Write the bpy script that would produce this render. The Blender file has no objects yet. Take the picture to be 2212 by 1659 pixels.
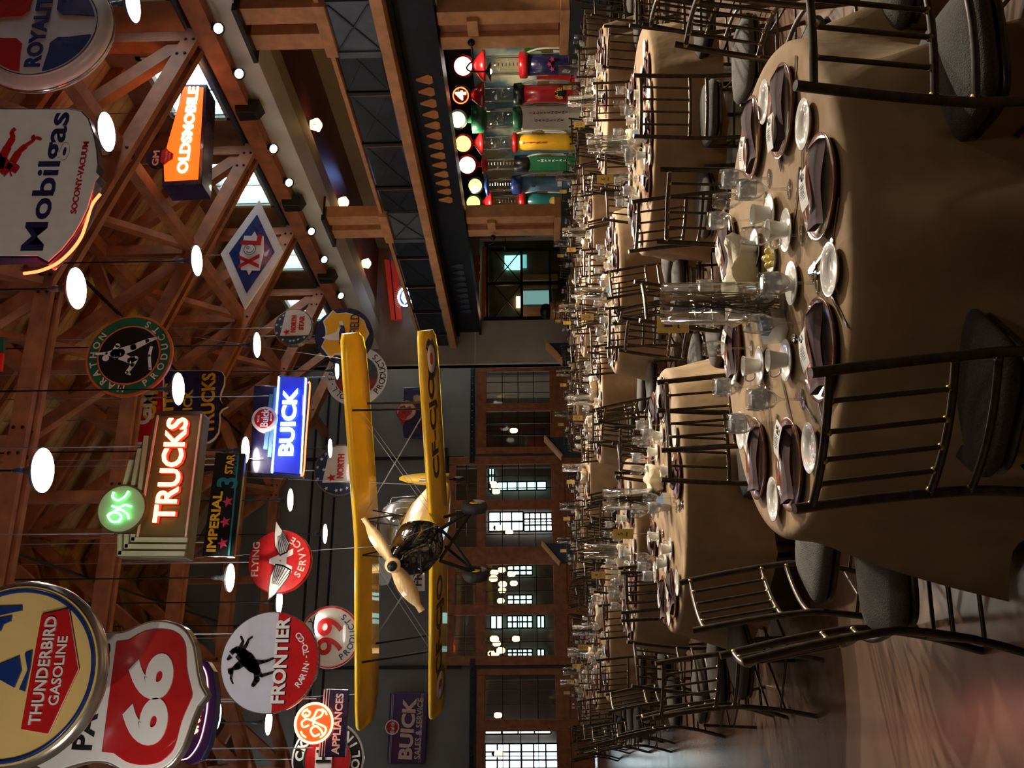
import bpy, math, random
from mathutils import Vector, Matrix
random.seed(7)
R = math.radians
SC = bpy.context.scene
COL = SC.collection
# ------------------------------------------------------------------ camera
F_PX, CX, CY = 2050.0, 1106.0, 829.5
YAW, PITCH, ROLL = R(20.0), math.atan(49/2050.0), 0.014
EYE = Vector((0, 0, 1.656))
_F0 = Vector((math.sin(YAW)*math.cos(PITCH), math.cos(YAW)*math.cos(PITCH), math.sin(PITCH)))
_R0 = Vector((math.cos(YAW), -math.sin(YAW), 0))
_U0 = _R0.cross(_F0)
_D0 = -_U0
CAMX = _D0*math.cos(ROLL) - _R0*math.sin(ROLL)
CAMY = _R0*math.cos(ROLL) + _D0*math.sin(ROLL)
cd = bpy.data.cameras.new('camera')
cam = bpy.data.objects.new('camera', cd)
COL.objects.link(cam)
cam.matrix_world = Matrix((
    (CAMX.x, CAMY.x, -_F0.x, EYE.x), (CAMX.y, CAMY.y, -_F0.y, EYE.y),
    (CAMX.z, CAMY.z, -_F0.z, EYE.z), (0, 0, 0, 1)))
cd.sensor_fit = 'HORIZONTAL'
cd.sensor_width = 36.0
cd.lens = 36.0*F_PX/2212.0
cd.clip_end = 300
cd.clip_start = 0.05
SC.camera = cam
# ------------------------------------------------------------------ world, exposure
SC.view_settings.view_transform = 'Standard'
SC.view_settings.look = 'None'
SC.view_settings.gamma = 1.0
SC.view_settings.exposure = 0.0
SC.view_settings.use_curve_mapping = False
SC.cycles.use_denoising = True
SC.cycles.max_bounces = 8
SC.cycles.transparent_max_bounces = 24
SC.cycles.transmission_bounces = 8
SC.cycles.glossy_bounces = 4
SC.cycles.diffuse_bounces = 3
SC.cycles.caustics_reflective = False
SC.cycles.caustics_refractive = False
SC.cycles.sample_clamp_indirect = 4.0
w = bpy.data.worlds.new('world'); SC.world = w; w.use_nodes = True
wn = w.node_tree.nodes; wn['Background'].inputs[0].default_value = (0.80, 0.93, 1.0, 1)
wn['Background'].inputs[1].default_value = 14.0

def ray(px, py):
    return _F0*F_PX + CAMX*(px-CX) + CAMY*(CY-py)
def at(px, py, X=None, Y=None, Z=None):
    d = ray(px, py)
    t = (X-EYE.x)/d.x if X is not None else (Y-EYE.y)/d.y if Y is not None else (Z-EYE.z)/d.z
    return EYE + d*t

# ------------------------------------------------------------------ materials
MATS = {}
def mat(name, col, rough=0.5, metal=0.0, emit=None, es=0.0, noise=0.0, nscale=8.0, bump=0.0, bscale=None,
        trans=0.0, ior=1.45, wave=None, coat=0.0, sheen=0.0, col2=None, stretch=None, alpha=None):
    if name in MATS: return MATS[name]
    m = bpy.data.materials.new(name); m.use_nodes = True
    nt = m.node_tree; b = nt.nodes['Principled BSDF']
    I = b.inputs
    I['Base Color'].default_value = (*col, 1); I['Roughness'].default_value = rough
    I['Metallic'].default_value = metal; I['Transmission Weight'].default_value = trans
    I['IOR'].default_value = ior; I['Coat Weight'].default_value = coat
    I['Sheen Weight'].default_value = sheen
    if alpha is not None: I['Alpha'].default_value = alpha
    if emit: I['Emission Color'].default_value = (*emit, 1); I['Emission Strength'].default_value = es
    tc = mp = None
    if noise or bump or wave:
        tc = nt.nodes.new('ShaderNodeTexCoord'); mp = nt.nodes.new('ShaderNodeMapping')
        nt.links.new(tc.outputs['Object'], mp.inputs['Vector'])
        if stretch: mp.inputs['Scale'].default_value = stretch
    if noise:
        n = nt.nodes.new('ShaderNodeTexNoise'); n.inputs['Scale'].default_value = nscale; n.inputs['Detail'].default_value = 5
        nt.links.new(mp.outputs[0], n.inputs['Vector'])
        r = nt.nodes.new('ShaderNodeMix'); r.data_type = 'RGBA'
        c2 = col2 or tuple(min(1, c*(1+noise)) for c in col)
        r.inputs['A'].default_value = (*[c*(1-noise) for c in col], 1) if not col2 else (*col, 1)
        r.inputs['B'].default_value = (*c2, 1)
        cr = nt.nodes.new('ShaderNodeMapRange'); cr.inputs[1].default_value = .32; cr.inputs[2].default_value = .68
        nt.links.new(n.outputs['Fac'], cr.inputs[0]); nt.links.new(cr.outputs[0], r.inputs['Factor'])
        out = r.outputs['Result']
        if wave:
            wv = nt.nodes.new('ShaderNodeTexWave'); wv.bands_direction = wave[0]
            wv.inputs['Scale'].default_value = wave[1]; wv.inputs['Distortion'].default_value = wave[2] if len(wave) > 2 else 0
            nt.links.new(tc.outputs['Object'], wv.inputs['Vector'])
            mm = nt.nodes.new('ShaderNodeMapRange'); mm.inputs[1].default_value = 0; mm.inputs[2].default_value = .12
            mm.inputs[3].default_value = wave[3] if len(wave) > 3 else .45; mm.inputs[4].default_value = 1
            nt.links.new(wv.outputs['Fac'], mm.inputs[0])
            r2 = nt.nodes.new('ShaderNodeVectorMath'); r2.operation = 'SCALE'
            nt.links.new(out, r2.inputs[0]); nt.links.new(mm.outputs[0], r2.inputs['Scale'])
            out = r2.outputs[0]
        nt.links.new(out, I['Base Color'])
        rr = nt.nodes.new('ShaderNodeMapRange'); rr.inputs[3].default_value = max(.02, rough*.85); rr.inputs[4].default_value = min(1, rough*1.15)
        nt.links.new(n.outputs['Fac'], rr.inputs[0]); nt.links.new(rr.outputs[0], I['Roughness'])
    if bump:
        n2 = nt.nodes.new('ShaderNodeTexNoise'); n2.inputs['Scale'].default_value = bscale or nscale*3
        nt.links.new(mp.outputs[0], n2.inputs['Vector'])
        bp = nt.nodes.new('ShaderNodeBump'); bp.inputs['Strength'].default_value = bump; bp.inputs['Distance'].default_value = .02
        nt.links.new(n2.outputs['Fac'], bp.inputs['Height']); nt.links.new(bp.outputs[0], I['Normal'])
    MATS[name] = m
    return m
def glow(name, col, s):
    return mat(name, tuple(c*.3 for c in col), .5, emit=col, es=s)

M_BEAM = mat('beam fir', (.31, .11, .045), .6, noise=.3, nscale=3, bump=.15)
M_BEAM2 = mat('trim fir', (.50, .235, .10), .5, noise=.2, nscale=4, bump=.1)
M_DOORWOOD = mat('door fir', (.27, .088, .032), .5, noise=.3, nscale=5, bump=.1)
M_PLY = mat('roof ply', (.46, .29, .14), .75, noise=.22, nscale=3, wave=('Y', 1.2, 0, .72))
M_FASCIA = mat('fascia paint', (.56, .54, .47), .6, noise=.06, nscale=2)
M_FASCIA2 = mat('soffit paint', (.30, .24, .16), .7, noise=.08, nscale=2)
M_SLAT = mat('ceiling slats', (.14, .035, .02), .4, noise=.25, nscale=4, wave=('X', 4, 0, .35))
M_GREYWALL = mat('grey wall paint', (.19, .185, .175), .8, noise=.08, nscale=1.5)
M_BEIGE = mat('beige wall paint', (.34, .29, .24), .8, noise=.07, nscale=2)
M_STEEL = mat('dark steel', (.018, .022, .032), .45, .6, noise=.2, nscale=6)
M_STEELBLUE = mat('blue grey steel', (.055, .07, .10), .5, .3, noise=.15, nscale=6)
M_PANEL = mat('grey metal panel', (.10, .115, .14), .45, .4, noise=.2, nscale=3)
M_BLACK = mat('black metal', (.012, .012, .014), .4, .5, noise=.2, nscale=8)
M_BLACKPL = mat('black plastic', (.015, .015, .016), .5, noise=.2, nscale=8)
M_CHROME = mat('chrome', (.7, .7, .72), .12, 1.0, noise=.05, nscale=8)
M_CABLE = mat('steel cable', (.35, .36, .38), .4, .8, noise=.1, nscale=20)
M_BRASS = mat('brass weld', (.45, .30, .08), .35, 1.0, noise=.15, nscale=30)
M_BRONZE = mat('chair bronze', (.075, .058, .045), .34, .7, noise=.35, nscale=25)
M_SEAT = mat('seat fabric', (.08, .07, .062), .9, noise=.35, nscale=160, bump=.4, bscale=220)
M_CLOTH = mat('tan tablecloth', (.35, .225, .115), .92, noise=.14, nscale=6, bump=.45, bscale=7)
M_CHINA = mat('white china', (.86, .84, .78), .16, coat=.4, noise=.02, nscale=5)
M_CHARGER = mat('charger copper wood', (.20, .068, .033), .2, noise=.3, nscale=7, stretch=(1, 6, 1), coat=.3)
M_NAPKIN = mat('plum napkin', (.060, .026, .030), .9, noise=.15, nscale=60, bump=.06)
M_CARD = mat('menu card', (.84, .82, .78), .7, noise=.03, nscale=20)
M_INK = mat('ink', (.05, .05, .06), .7)
M_NUMCARD = mat('number card', (.72, .52, .14), .7, noise=.05, nscale=20)
M_SILVER = mat('cutlery steel', (.62, .60, .58), .15, 1.0, noise=.05, nscale=20)
M_CREAM = mat('cream linen', (.78, .68, .50), .85, noise=.06, nscale=30, bump=.1)
M_BUTTER = mat('butter', (.92, .75, .22), .4, noise=.05, nscale=30)
M_BLUEPK = mat('blue packet', (.30, .48, .72), .6, noise=.05, nscale=30)
M_TWIG = mat('dark twig', (.05, .03, .025), .7, noise=.3, nscale=30)
M_LAMP = glow('lamp light', (1.0, .93, .80), 30.0)
M_SPOTG = glow('spot lens', (1.0, .90, .72), 18.0)
M_LANTERN = glow('lantern glass', (1.0, .58, .22), 5.0)
M_LAMPMETAL = mat('lamp shade enamel', (.10, .11, .12), .35, .5, noise=.1, nscale=8)
M_TIRE = mat('rubber', (.018, .018, .02), .65, noise=.2, nscale=20)
M_WINGY = mat('aircraft yellow', (.78, .47, .012), .35, noise=.08, nscale=3, coat=.4)
M_PROP = mat('varnished propeller', (.78, .53, .25), .3, noise=.15, nscale=6, stretch=(1, 1, 6), coat=.7)
M_COWL = mat('black cowling', (.008, .008, .01), .09, .3, coat=1.0, noise=.1, nscale=3)
M_GLASSGREY = mat('canopy glass', (.40, .42, .44), .15, .5, noise=.1, nscale=3)
M_WHITE = mat('white enamel', (.80, .79, .78), .28, noise=.05, nscale=3, coat=.4)
M_PINKWHITE = mat('aged white enamel', (.74, .69, .66), .3, noise=.06, nscale=5, coat=.3)
M_RED = mat('red enamel', (.48, .012, .014), .28, noise=.08, nscale=4, coat=.4)
M_BLUE = mat('blue enamel', (.012, .035, .17), .28, noise=.1, nscale=4, coat=.4)
M_NAVY = mat('navy enamel', (.018, .016, .07), .28, noise=.1, nscale=4, coat=.4)
M_BLK = mat('black enamel', (.007, .007, .008), .3, noise=.1, nscale=4, coat=.3)
M_YEL = mat('yellow enamel', (.80, .42, .02), .28, noise=.06, nscale=4, coat=.3)
M_CREAMY = mat('cream yellow plastic', (.72, .52, .20), .2, noise=.05, nscale=3, coat=.6)
M_GREEN = mat('green enamel', (.015, .10, .05), .3, noise=.15, nscale=5, coat=.3)
M_PALEGREEN = mat('pale green enamel', (.40, .44, .30), .35, noise=.08, nscale=5)
M_OLIVE = mat('olive enamel', (.10, .085, .03), .35, noise=.1, nscale=5)
M_ORANGE = mat('orange enamel', (.60, .11, .02), .3, noise=.1, nscale=5)
M_TEAL = mat('teal enamel', (.02, .16, .18), .3, noise=.1, nscale=5)
M_STRIPE = mat('pink stripe', (.72, .48, .40), .4, noise=.05, nscale=5)
M_RIM = mat('silver rim', (.50, .46, .42), .2, .85, noise=.1, nscale=5)
N_RED = glow('neon red', (1.0, .05, .015), 14)
N_REDW = glow('neon hot letters', (1.0, .26, .12), 7)
N_GREEN = glow('neon green', (.18, 1.0, .30), 5)
N_BLUE = glow('neon blue', (.30, .62, 1.0), 11)
N_BLUED = glow('neon deep blue', (.01, .03, .9), .45)
N_ORANGE = glow('lit orange box', (1.0, .11, .006), 1.9)
N_ORW = glow('lit orange letters', (1.0, .62, .30), 6)
N_PINK = glow('neon pink', (1.0, .55, .62), 1.6)
N_WHITE = glow('neon white', (.85, .95, 1.0), 7)

def thin_glass(name, tint=(.96, .97, .97), refl=.09, rough=.03, body=0.0, bcol=(.8, .85, .9)):
    m = bpy.data.materials.new(name); m.use_nodes = True; nt = m.node_tree; nt.nodes.clear()
    N, L = nt.nodes.new, nt.links.new
    out = N('ShaderNodeOutputMaterial'); t = N('ShaderNodeBsdfTransparent'); t.inputs[0].default_value = (*tint, 1)
    g = N('ShaderNodeBsdfGlossy'); g.inputs['Roughness'].default_value = rough
    lw = N('ShaderNodeLayerWeight'); lw.inputs[0].default_value = .35
    mr = N('ShaderNodeMapRange'); mr.inputs[3].default_value = refl; mr.inputs[4].default_value = .9
    pw = N('ShaderNodeMath'); pw.operation = 'POWER'; pw.inputs[1].default_value = 1.7
    L(lw.outputs['Facing'], pw.inputs[0]); L(pw.outputs[0], mr.inputs[0])
    mx = N('ShaderNodeMixShader'); L(mr.outputs[0], mx.inputs[0])
    if body:
        d = N('ShaderNodeBsdfPrincipled'); d.inputs['Base Color'].default_value = (*bcol, 1); d.inputs['Roughness'].default_value = .3
        nz = N('ShaderNodeTexNoise'); nz.inputs['Scale'].default_value = 90; r2 = N('ShaderNodeMapRange'); r2.inputs[1].default_value = .35; r2.inputs[2].default_value = .65
        r2.inputs[3].default_value = body*.5; r2.inputs[4].default_value = min(1, body*1.4); L(nz.outputs['Fac'], r2.inputs[0])
        m2 = N('ShaderNodeMixShader'); L(r2.outputs[0], m2.inputs[0]); L(t.outputs[0], m2.inputs[1]); L(d.outputs[0], m2.inputs[2]); L(m2.outputs[0], mx.inputs[1])
    else: L(t.outputs[0], mx.inputs[1])
    L(g.outputs[0], mx.inputs[2]); L(mx.outputs[0], out.inputs[0]); return m
M_GLASS = thin_glass('clear glass'); M_ICE = thin_glass('ice water', body=.62, refl=.12, rough=.15, bcol=(.92, .94, .96))
M_MATTE = mat('matte black paint', (.006, .006, .006), .85)
# ------------------------------------------------------------------ mesh builder
_glyph = {}
def glyph(s, bold=0.0):
    k = (s, bold)
    if k in _glyph: return _glyph[k]
    cu = bpy.data.curves.new('t', 'FONT'); cu.body = s; cu.extrude = .5; cu.offset = bold; cu.resolution_u = 3 if len(s) > 2 else 6
    o = bpy.data.objects.new('t', cu); COL.objects.link(o)
    dg = bpy.context.evaluated_depsgraph_get()
    me = bpy.data.meshes.new_from_object(o.evaluated_get(dg))
    v = [tuple(x.co) for x in me.vertices]; f = [tuple(p.vertices) for p in me.polygons]
    bpy.data.objects.remove(o); bpy.data.meshes.remove(me); bpy.data.curves.remove(cu)
    if v:
        x0 = min(a[0] for a in v); x1 = max(a[0] for a in v); y0 = min(a[1] for a in v); y1 = max(a[1] for a in v)
    else: x0 = y0 = 0; x1 = y1 = 1
    _glyph[k] = (v, f, x0, x1, y0, y1)
    return _glyph[k]

class MB:
    def __init__(s): s.v = []; s.f = []; s.sm = []; s.M = Matrix.Identity(4)
    def add(s, vs, fs, smooth=False, M=None):
        n = len(s.v); T = s.M @ M if M else s.M
        s.v += [T @ Vector(p) for p in vs]
        s.f += [tuple(i+n for i in f) for f in fs]; s.sm += [smooth]*len(fs)
        return s
    def box(s, a, b, M=None):
        x0, y0, z0 = a; x1, y1, z1 = b
        if x0 > x1: x0, x1 = x1, x0
        if y0 > y1: y0, y1 = y1, y0
        if z0 > z1: z0, z1 = z1, z0
        v = [(x0,y0,z0),(x1,y0,z0),(x1,y1,z0),(x0,y1,z0),(x0,y0,z1),(x1,y0,z1),(x1,y1,z1),(x0,y1,z1)]
        return s.add(v, [(0,3,2,1),(4,5,6,7),(0,1,5,4),(1,2,6,5),(2,3,7,6),(3,0,4,7)], M=M)
    def cbox(s, c, d, M=None):
        return s.box([c[i]-d[i]/2 for i in range(3)], [c[i]+d[i]/2 for i in range(3)], M)
    def bar(s, a, b, w, h, up=(0,0,1)):
        a = Vector(a); b = Vector(b); d = (b-a); L = d.length; d.normalize(); u = Vector(up)
        if abs(d.dot(u)) > .99: u = Vector((0,1,0))
        r = d.cross(u).normalized(); u = r.cross(d)
        M = Matrix(((r.x,d.x,u.x,a.x),(r.y,d.y,u.y,a.y),(r.z,d.z,u.z,a.z),(0,0,0,1)))
        return s.box((-w/2,0,-h/2),(w/2,L,h/2),M)
    def tube(s, pts, r, n=8, cap=True, closed=False):
        pts = [Vector(p) for p in pts]; m = len(pts); vs = []; fs = []
        rr = r if isinstance(r, (list, tuple)) else [r]*m
        t = (pts[1]-pts[0]).normalized(); u = t.orthogonal().normalized()
        for i, p in enumerate(pts):
            if closed: t2 = (pts[(i+1) % m]-pts[i-1]).normalized()
            else: t2 = (pts[min(i+1, m-1)]-pts[max(i-1, 0)]).normalized()
            u = (u-t2*u.dot(t2)); u = u.normalized() if u.length > 1e-6 else t2.orthogonal().normalized()
            w_ = t2.cross(u)
            for k in range(n):
                a = 2*math.pi*k/n; vs.append(p+(u*math.cos(a)+w_*math.sin(a))*rr[i])
        for i in range(m if closed else m-1):
            j = (i+1) % m
            for k in range(n):
                fs.append((i*n+k, i*n+(k+1) % n, j*n+(k+1) % n, j*n+k))
        s.add(vs, fs, True)
        if cap and not closed:
            s.add(vs[:n], [tuple(range(n))[::-1]]); s.add(vs[-n:], [tuple(range(n))])
        return s
    def lathe(s, prof, n=24, M=None, smooth=True, sx=1, sy=1):
        vs = []; fs = []
        for (r, z) in prof:
            for k in range(n):
                a = 2*math.pi*k/n; vs.append((r*math.cos(a)*sx, r*math.sin(a)*sy, z))
        for i in range(len(prof)-1):
            for k in range(n):
                fs.append((i*n+k, i*n+(k+1) % n, (i+1)*n+(k+1) % n, (i+1)*n+k))
        if prof[0][0] > 1e-5: fs.append(tuple(range(n))[::-1])
        if prof[-1][0] > 1e-5: fs.append(tuple((len(prof)-1)*n+k for k in range(n)))
        return s.add(vs, fs, smooth, M)
    def ball(s, c, r, n=12, sc=(1,1,1)):
        prof = [(math.sin(math.pi*i/n)*1.0, -math.cos(math.pi*i/n)) for i in range(n+1)]
        M = Matrix.Translation(c) @ Matrix.Diagonal((r*sc[0], r*sc[1], r*sc[2], 1))
        prof[0] = (1e-6, -1); prof[-1] = (1e-6, 1)
        return s.lathe(prof, n, M)
    # flat sign shapes: outline in (x, z), front towards -Y
    def prism(s, pts, y0, y1):
        a = sum(pts[i][0]*pts[(i+1) % len(pts)][1]-pts[(i+1) % len(pts)][0]*pts[i][1] for i in range(len(pts)))
        if a < 0: pts = pts[::-1]
        n = len(pts)
        if y0 > y1: y0, y1 = y1, y0
        v = [(x, y0, z) for x, z in pts]+[(x, y1, z) for x, z in pts]
        f = [tuple(range(n)), tuple(range(n, 2*n))[::-1]]+[((i+1) % n, i, n+i, n+(i+1) % n) for i in range(n)]
        return s.add(v, f)
    def disc(s, cx, cz, r, y0, y1, n=40, sx=1.0):
        return s.prism([(cx+r*sx*math.cos(2*math.pi*i/n), cz+r*math.sin(2*math.pi*i/n)) for i in range(n)], y0, y1)
    def ring(s, cx, cz, r, t, y, n=40):
        return s.tube([(cx+r*math.cos(2*math.pi*i/n), y, cz+r*math.sin(2*math.pi*i/n)) for i in range(n)], t, 6, closed=True)
    def text(s, txt, cx, cz, w_, h, y, d=.01, bold=.02, rot=0.0, M=None):
        v, f, x0, x1, y0, y1 = glyph(txt, bold)
        sx = w_/(x1-x0) if w_ else h/(y1-y0); sz = h/(y1-y0); ca, sa = math.cos(rot), math.sin(rot)
        vs = []
        for (a, b, c) in v:
            X = (a-(x0+x1)/2)*sx; Z = (b-(y0+y1)/2)*sz
            vs.append((cx+X*ca-Z*sa, y-c*d, cz+X*sa+Z*ca))
        return s.add(vs, f, M=M)
    def arc(s, txt, cx, cz, r, h, y, a0, a1, top=True, d=.01, bold=.02, lw=None):
        """letters along a circle, angles in degrees measured at the letters' centres"""
        n = len(txt)
        for i, ch in enumerate(txt):
            if ch == ' ': continue
            a = R(a0+(a1-a0)*i/max(1, n-1))
            rot = a-math.pi/2 if top else a+math.pi/2
            v, f, x0, x1, y0, y1 = glyph(ch, bold)
            hh = h; ww = h*(x1-x0)/.73*(lw or 1)
            if ch in "-'": hh = h*(y1-y0)/.73
            s.text(ch, cx+r*math.cos(a), cz+r*math.sin(a), ww, hh, y, d, bold, rot)
        return s
    def mesh(s, name, m):
        me = bpy.data.meshes.new(name); me.from_pydata([tuple(p) for p in s.v], [], s.f); me.update()
        if any(s.sm): me.polygons.foreach_set('use_smooth', s.sm)
        for mm in (m if isinstance(m, (list, tuple)) else [m]): me.materials.append(mm)
        return me
    def build(s, name, m, parent=None, loc=None, bev=0):
        o = bpy.data.objects.new(name, s.mesh(name, m)); COL.objects.link(o)
        if parent: o.parent = parent
        if loc is not None: o.location = loc
        if bev:
            bm = o.modifiers.new('b', 'BEVEL'); bm.width = bev; bm.segments = 2; bm.limit_method = 'ANGLE'
        return o

def tag(o, label=None, cat=None, group=None, kind=None):
    if label: o['label'] = label
    if cat: o['category'] = cat
    if group: o['group'] = group
    if kind: o['kind'] = kind
    return o
def empty(name, loc, rz=0.0, label=None, cat=None, group=None):
    o = bpy.data.objects.new(name, None); COL.objects.link(o); o.location = loc; o.rotation_euler = (0, 0, rz)
    o.empty_display_size = .1
    return tag(o, label, cat, group)
def dup(root, loc, rz=None, label=None, group=None):
    r = root.copy(); COL.objects.link(r); r.location = loc
    if rz is not None: r.rotation_euler = (root.rotation_euler.x, root.rotation_euler.y, rz)
    if label: r['label'] = label
    if group: r['group'] = group
    for ch in list(root.children):
        c = ch.copy(); COL.objects.link(c); c.parent = r
        for g in ch.children:
            d = g.copy(); COL.objects.link(d); d.parent = c
    return r
def struct(name, mb, m, label=None, cat=None, **k):
    o = mb.build(name, m, **k); tag(o, label, cat, kind='structure'); return o
def light(name, kind, loc, energy, col, parent=None, size=.2, target=None, angle=60, blend=.5):
    l = bpy.data.lights.new(name, kind); l.energy = energy; l.color = col
    if kind == 'AREA': l.size = size
    else: l.shadow_soft_size = size
    if kind == 'SPOT': l.spot_size = R(angle); l.spot_blend = blend
    o = bpy.data.objects.new(name, l); COL.objects.link(o); o.location = loc
    if target is not None:
        o.rotation_euler = (Vector(target)-Vector(loc)).to_track_quat('-Z', 'Y').to_euler()
    elif kind != 'POINT': o.rotation_euler = (0, 0, 0)
    return o
# ================================================================== the hall
A = 11.6; YB = 30.0; YG = 28.4; XL = -3.6; XC = 4.1
M_FLOOR = mat('hall floor', (.165, .10, .066), .22, noise=.12, nscale=1.2, stretch=(1, 5, 1), wave=('X', .55, 0, .8))
struct('floor', MB().box((XL, -5, -.1), (22.2, YB+9, 0)), M_FLOOR, 'glossy tan floor of the hall', 'floor')
struct('wall_left', MB().box((XL-.2, -5, 0), (XL, YB+9, 7.2)), M_GREYWALL, 'grey painted wall along the open side', 'wall')
struct('wall_front', MB().box((XL, -5.2, 0), (17.5, -5, 14)), M_GREYWALL, 'grey painted wall closing the hall', 'wall')
# roof deck
rb = MB()
for sx in (-1, 1):
    x0, x1 = XC, XC+sx*8.2
    v = [(x0, -5, 13.3), (x1, -5, 9.55), (x1, YB+.3, 9.55), (x0, YB+.3, 13.3)]
    v2 = [(a, b, c+.2) for a, b, c in v]
    f = [(0, 1, 2, 3), (7, 6, 5, 4), (0, 4, 5, 1), (1, 5, 6, 2), (2, 6, 7, 3), (3, 7, 4, 0)]
    rb.add(v+v2, f)
struct('ceiling', rb, M_PLY, 'sloping plywood roof deck over the timber trusses', 'ceiling')
# trusses
YT = [6.7, 10.15, 13.6, 17.1, 20.55, 24.0, 27.5]
def truss_mb():
    m = MB()
    def c2(a, b, w_=.12, h=.27):
        for dy in (-.13, .13): m.bar((a[0], dy, a[1]), (b[0], dy, b[1]), w_, h, up=(0, 1, 0) if False else (0, 0, 1))
    def c1(a, b, h=.24): m.bar((a[0], 0, a[1]), (b[0], 0, b[1]), .2, h)
    for s in (-1, 1):
        X = lambda d: XC+s*d
        c2((X(7.5), 7.55), (X(2.6), 9.45)); c2((X(7.9), 9.35), (X(0), 13.0))
        c1((X(7.4), 7.2), (X(7.4), 9.5), .3); c1((X(2.6), 9.4), (X(2.6), 11.7)); c1((X(5.1), 8.5), (X(5.1), 10.6))
        c1((X(5.1), 8.5), (X(2.6), 11.6)); c1((X(5.1), 10.5), (X(7.4), 7.7)); c1((X(2.6), 9.5), (X(0), 12.9))
        c1((X(2.6), 9.5), (X(5.1), 10.7))
    c2((XC-2.8, 9.42), (XC+2.8, 9.42))
    c1((XC, 9.4), (XC, 13.0))
    return m
tm = truss_mb().mesh('roof_truss', M_BEAM)
def bolts_mb():
    m = MB()
    for s in (-1, 1):
        for (dx, z) in ((7.3, 7.62), (7.0, 7.74), (5.1, 8.5), (2.75, 9.42), (2.45, 9.42), (.2, 9.42)):
            for dz in (-.07, .07):
                m.lathe([(.028, -.2), (.028, .2)], 8, Matrix.Translation((XC+s*dx, 0, z+dz)) @ Matrix.Rotation(R(90), 4, 'X'))
    return m
bm_ = bolts_mb().mesh('bolt_set', M_BLACK)
for i, y in enumerate(YT):
    o = bpy.data.objects.new('roof_truss', tm); COL.objects.link(o); o.location = (0, y, 0)
    tag(o, 'orange-brown doubled timber roof truss with raised middle chord', 'roof truss', 'timber roof trusses', 'structure')
    b = bpy.data.objects.new('bolts', bm_); COL.objects.link(b); b.parent = o
# purlins along the hall, with bracing between trusses
pm = MB()
for s in (-1, 1):
    for (dx, z, h) in ((7.4, 7.3, .34), (5.1, 10.45, .26), (2.6, 11.6, .26), (5.15, 8.62, .2)):
        pm.bar((XC+s*dx, -5, z), (XC+s*dx, YB, z), .25, h)
    for i in range(len(YT)-1):
        a, b = YT[i], YT[i+1]; md = (a+b)/2
        for (dx, z0, z1) in ((2.6, 9.45, 11.6), (5.1, 8.6, 10.5)):
            pm.bar((XC+s*dx, a+.2, z0), (XC+s*(dx+.05), md, z1), .13, .2)
            pm.bar((XC+s*dx, b-.2, z0), (XC+s*(dx+.05), md, z1), .13, .2)
    for k in range(22):
        y = 4.5+k*1.15
        pm.bar((XC+s*.1, y, 13.1), (XC+s*8.0, y, 9.48), .07, .2)
struct('roof_beam', pm, M_BEAM, 'timber purlins, rafters and braces running between the trusses', 'roof beam')
pc = MB()
pc.tube([(XC+3.7, 5, 9.9), (XC+3.7, 29, 9.9)], .035); pc.tube([(XC-1.5, 5, 9.75), (XC-1.5, 29, 9.75)], .03)
struct('roof_conduit', pc, M_BLACK, 'thin black conduit running under the roof', 'conduit')
lw = MB(); prevy = -5
for y in YT: lw.box((XL-.2, prevy, 7.2), (XL, y+.6, 9.9)); lw.box((XL-.2, y+.6, 7.2), (XL, y+3.0, 8.3)); lw.box((XL-.2, y+.6, 8.95), (XL, y+3.0, 9.9)); prevy = y+3.0  # unseen openings added so daylight reaches the roof
lw.box((XL-.2, prevy, 7.2), (XL, YB+.2, 9.9))
struct('wall_left_upper', lw, M_GREYWALL, 'upper strip of the unseen open side wall with added daylight openings', 'wall')
# ---- right-hand wall above the gallery, with clerestory windows
cw = MB(); XW = 11.95
wins = [(y+.9, y+2.9) for y in YT]
prev = -5
for (a, b) in wins:
    cw.box((XW, prev, 7.2), (XW+.2, a, 9.7)); cw.box((XW, a, 7.2), (XW+.2, b, 7.85)); cw.box((XW, a, 9.1), (XW+.2, b, 9.7)); prev = b
cw.box((XW, prev, 7.2), (XW+.2, YB, 9.7))
struct('wall_right', cw, mat('clerestory boards', (.20, .10, .06), .6, noise=.2, nscale=3), 'dark timber wall strip around the high windows', 'wall')
M_WFR = mat('window frame paint', (.36, .42, .38), .5, noise=.05, nscale=4)
M_WGL = thin_glass('window glass', refl=.03)
for i, (a, b) in enumerate(wins[1:]):
    fr = MB()
    for (p, q) in (((a, 7.85), (b, 7.97)), ((a, 9.0), (b, 9.1)), ((a, 7.85), (a+.1, 9.1)), ((b-.1, 7.85), (b, 9.1)), ((b-.22, 7.9), (b-.18, 9.05)), (((a+b)/2-.02, 7.9), ((a+b)/2+.02, 9.05))):
        fr.box((XW-.03, p[0], p[1]), (XW+.12, q[0], q[1]))
    o = struct('window_%d' % (i+1), fr, M_WFR, 'high clerestory window glowing with daylight between two trusses', 'window')
    MB().box((XW+.05, a+.05, 7.9), (XW+.06, b-.05, 9.05)).build('window_pane', M_WGL, o)
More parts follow.
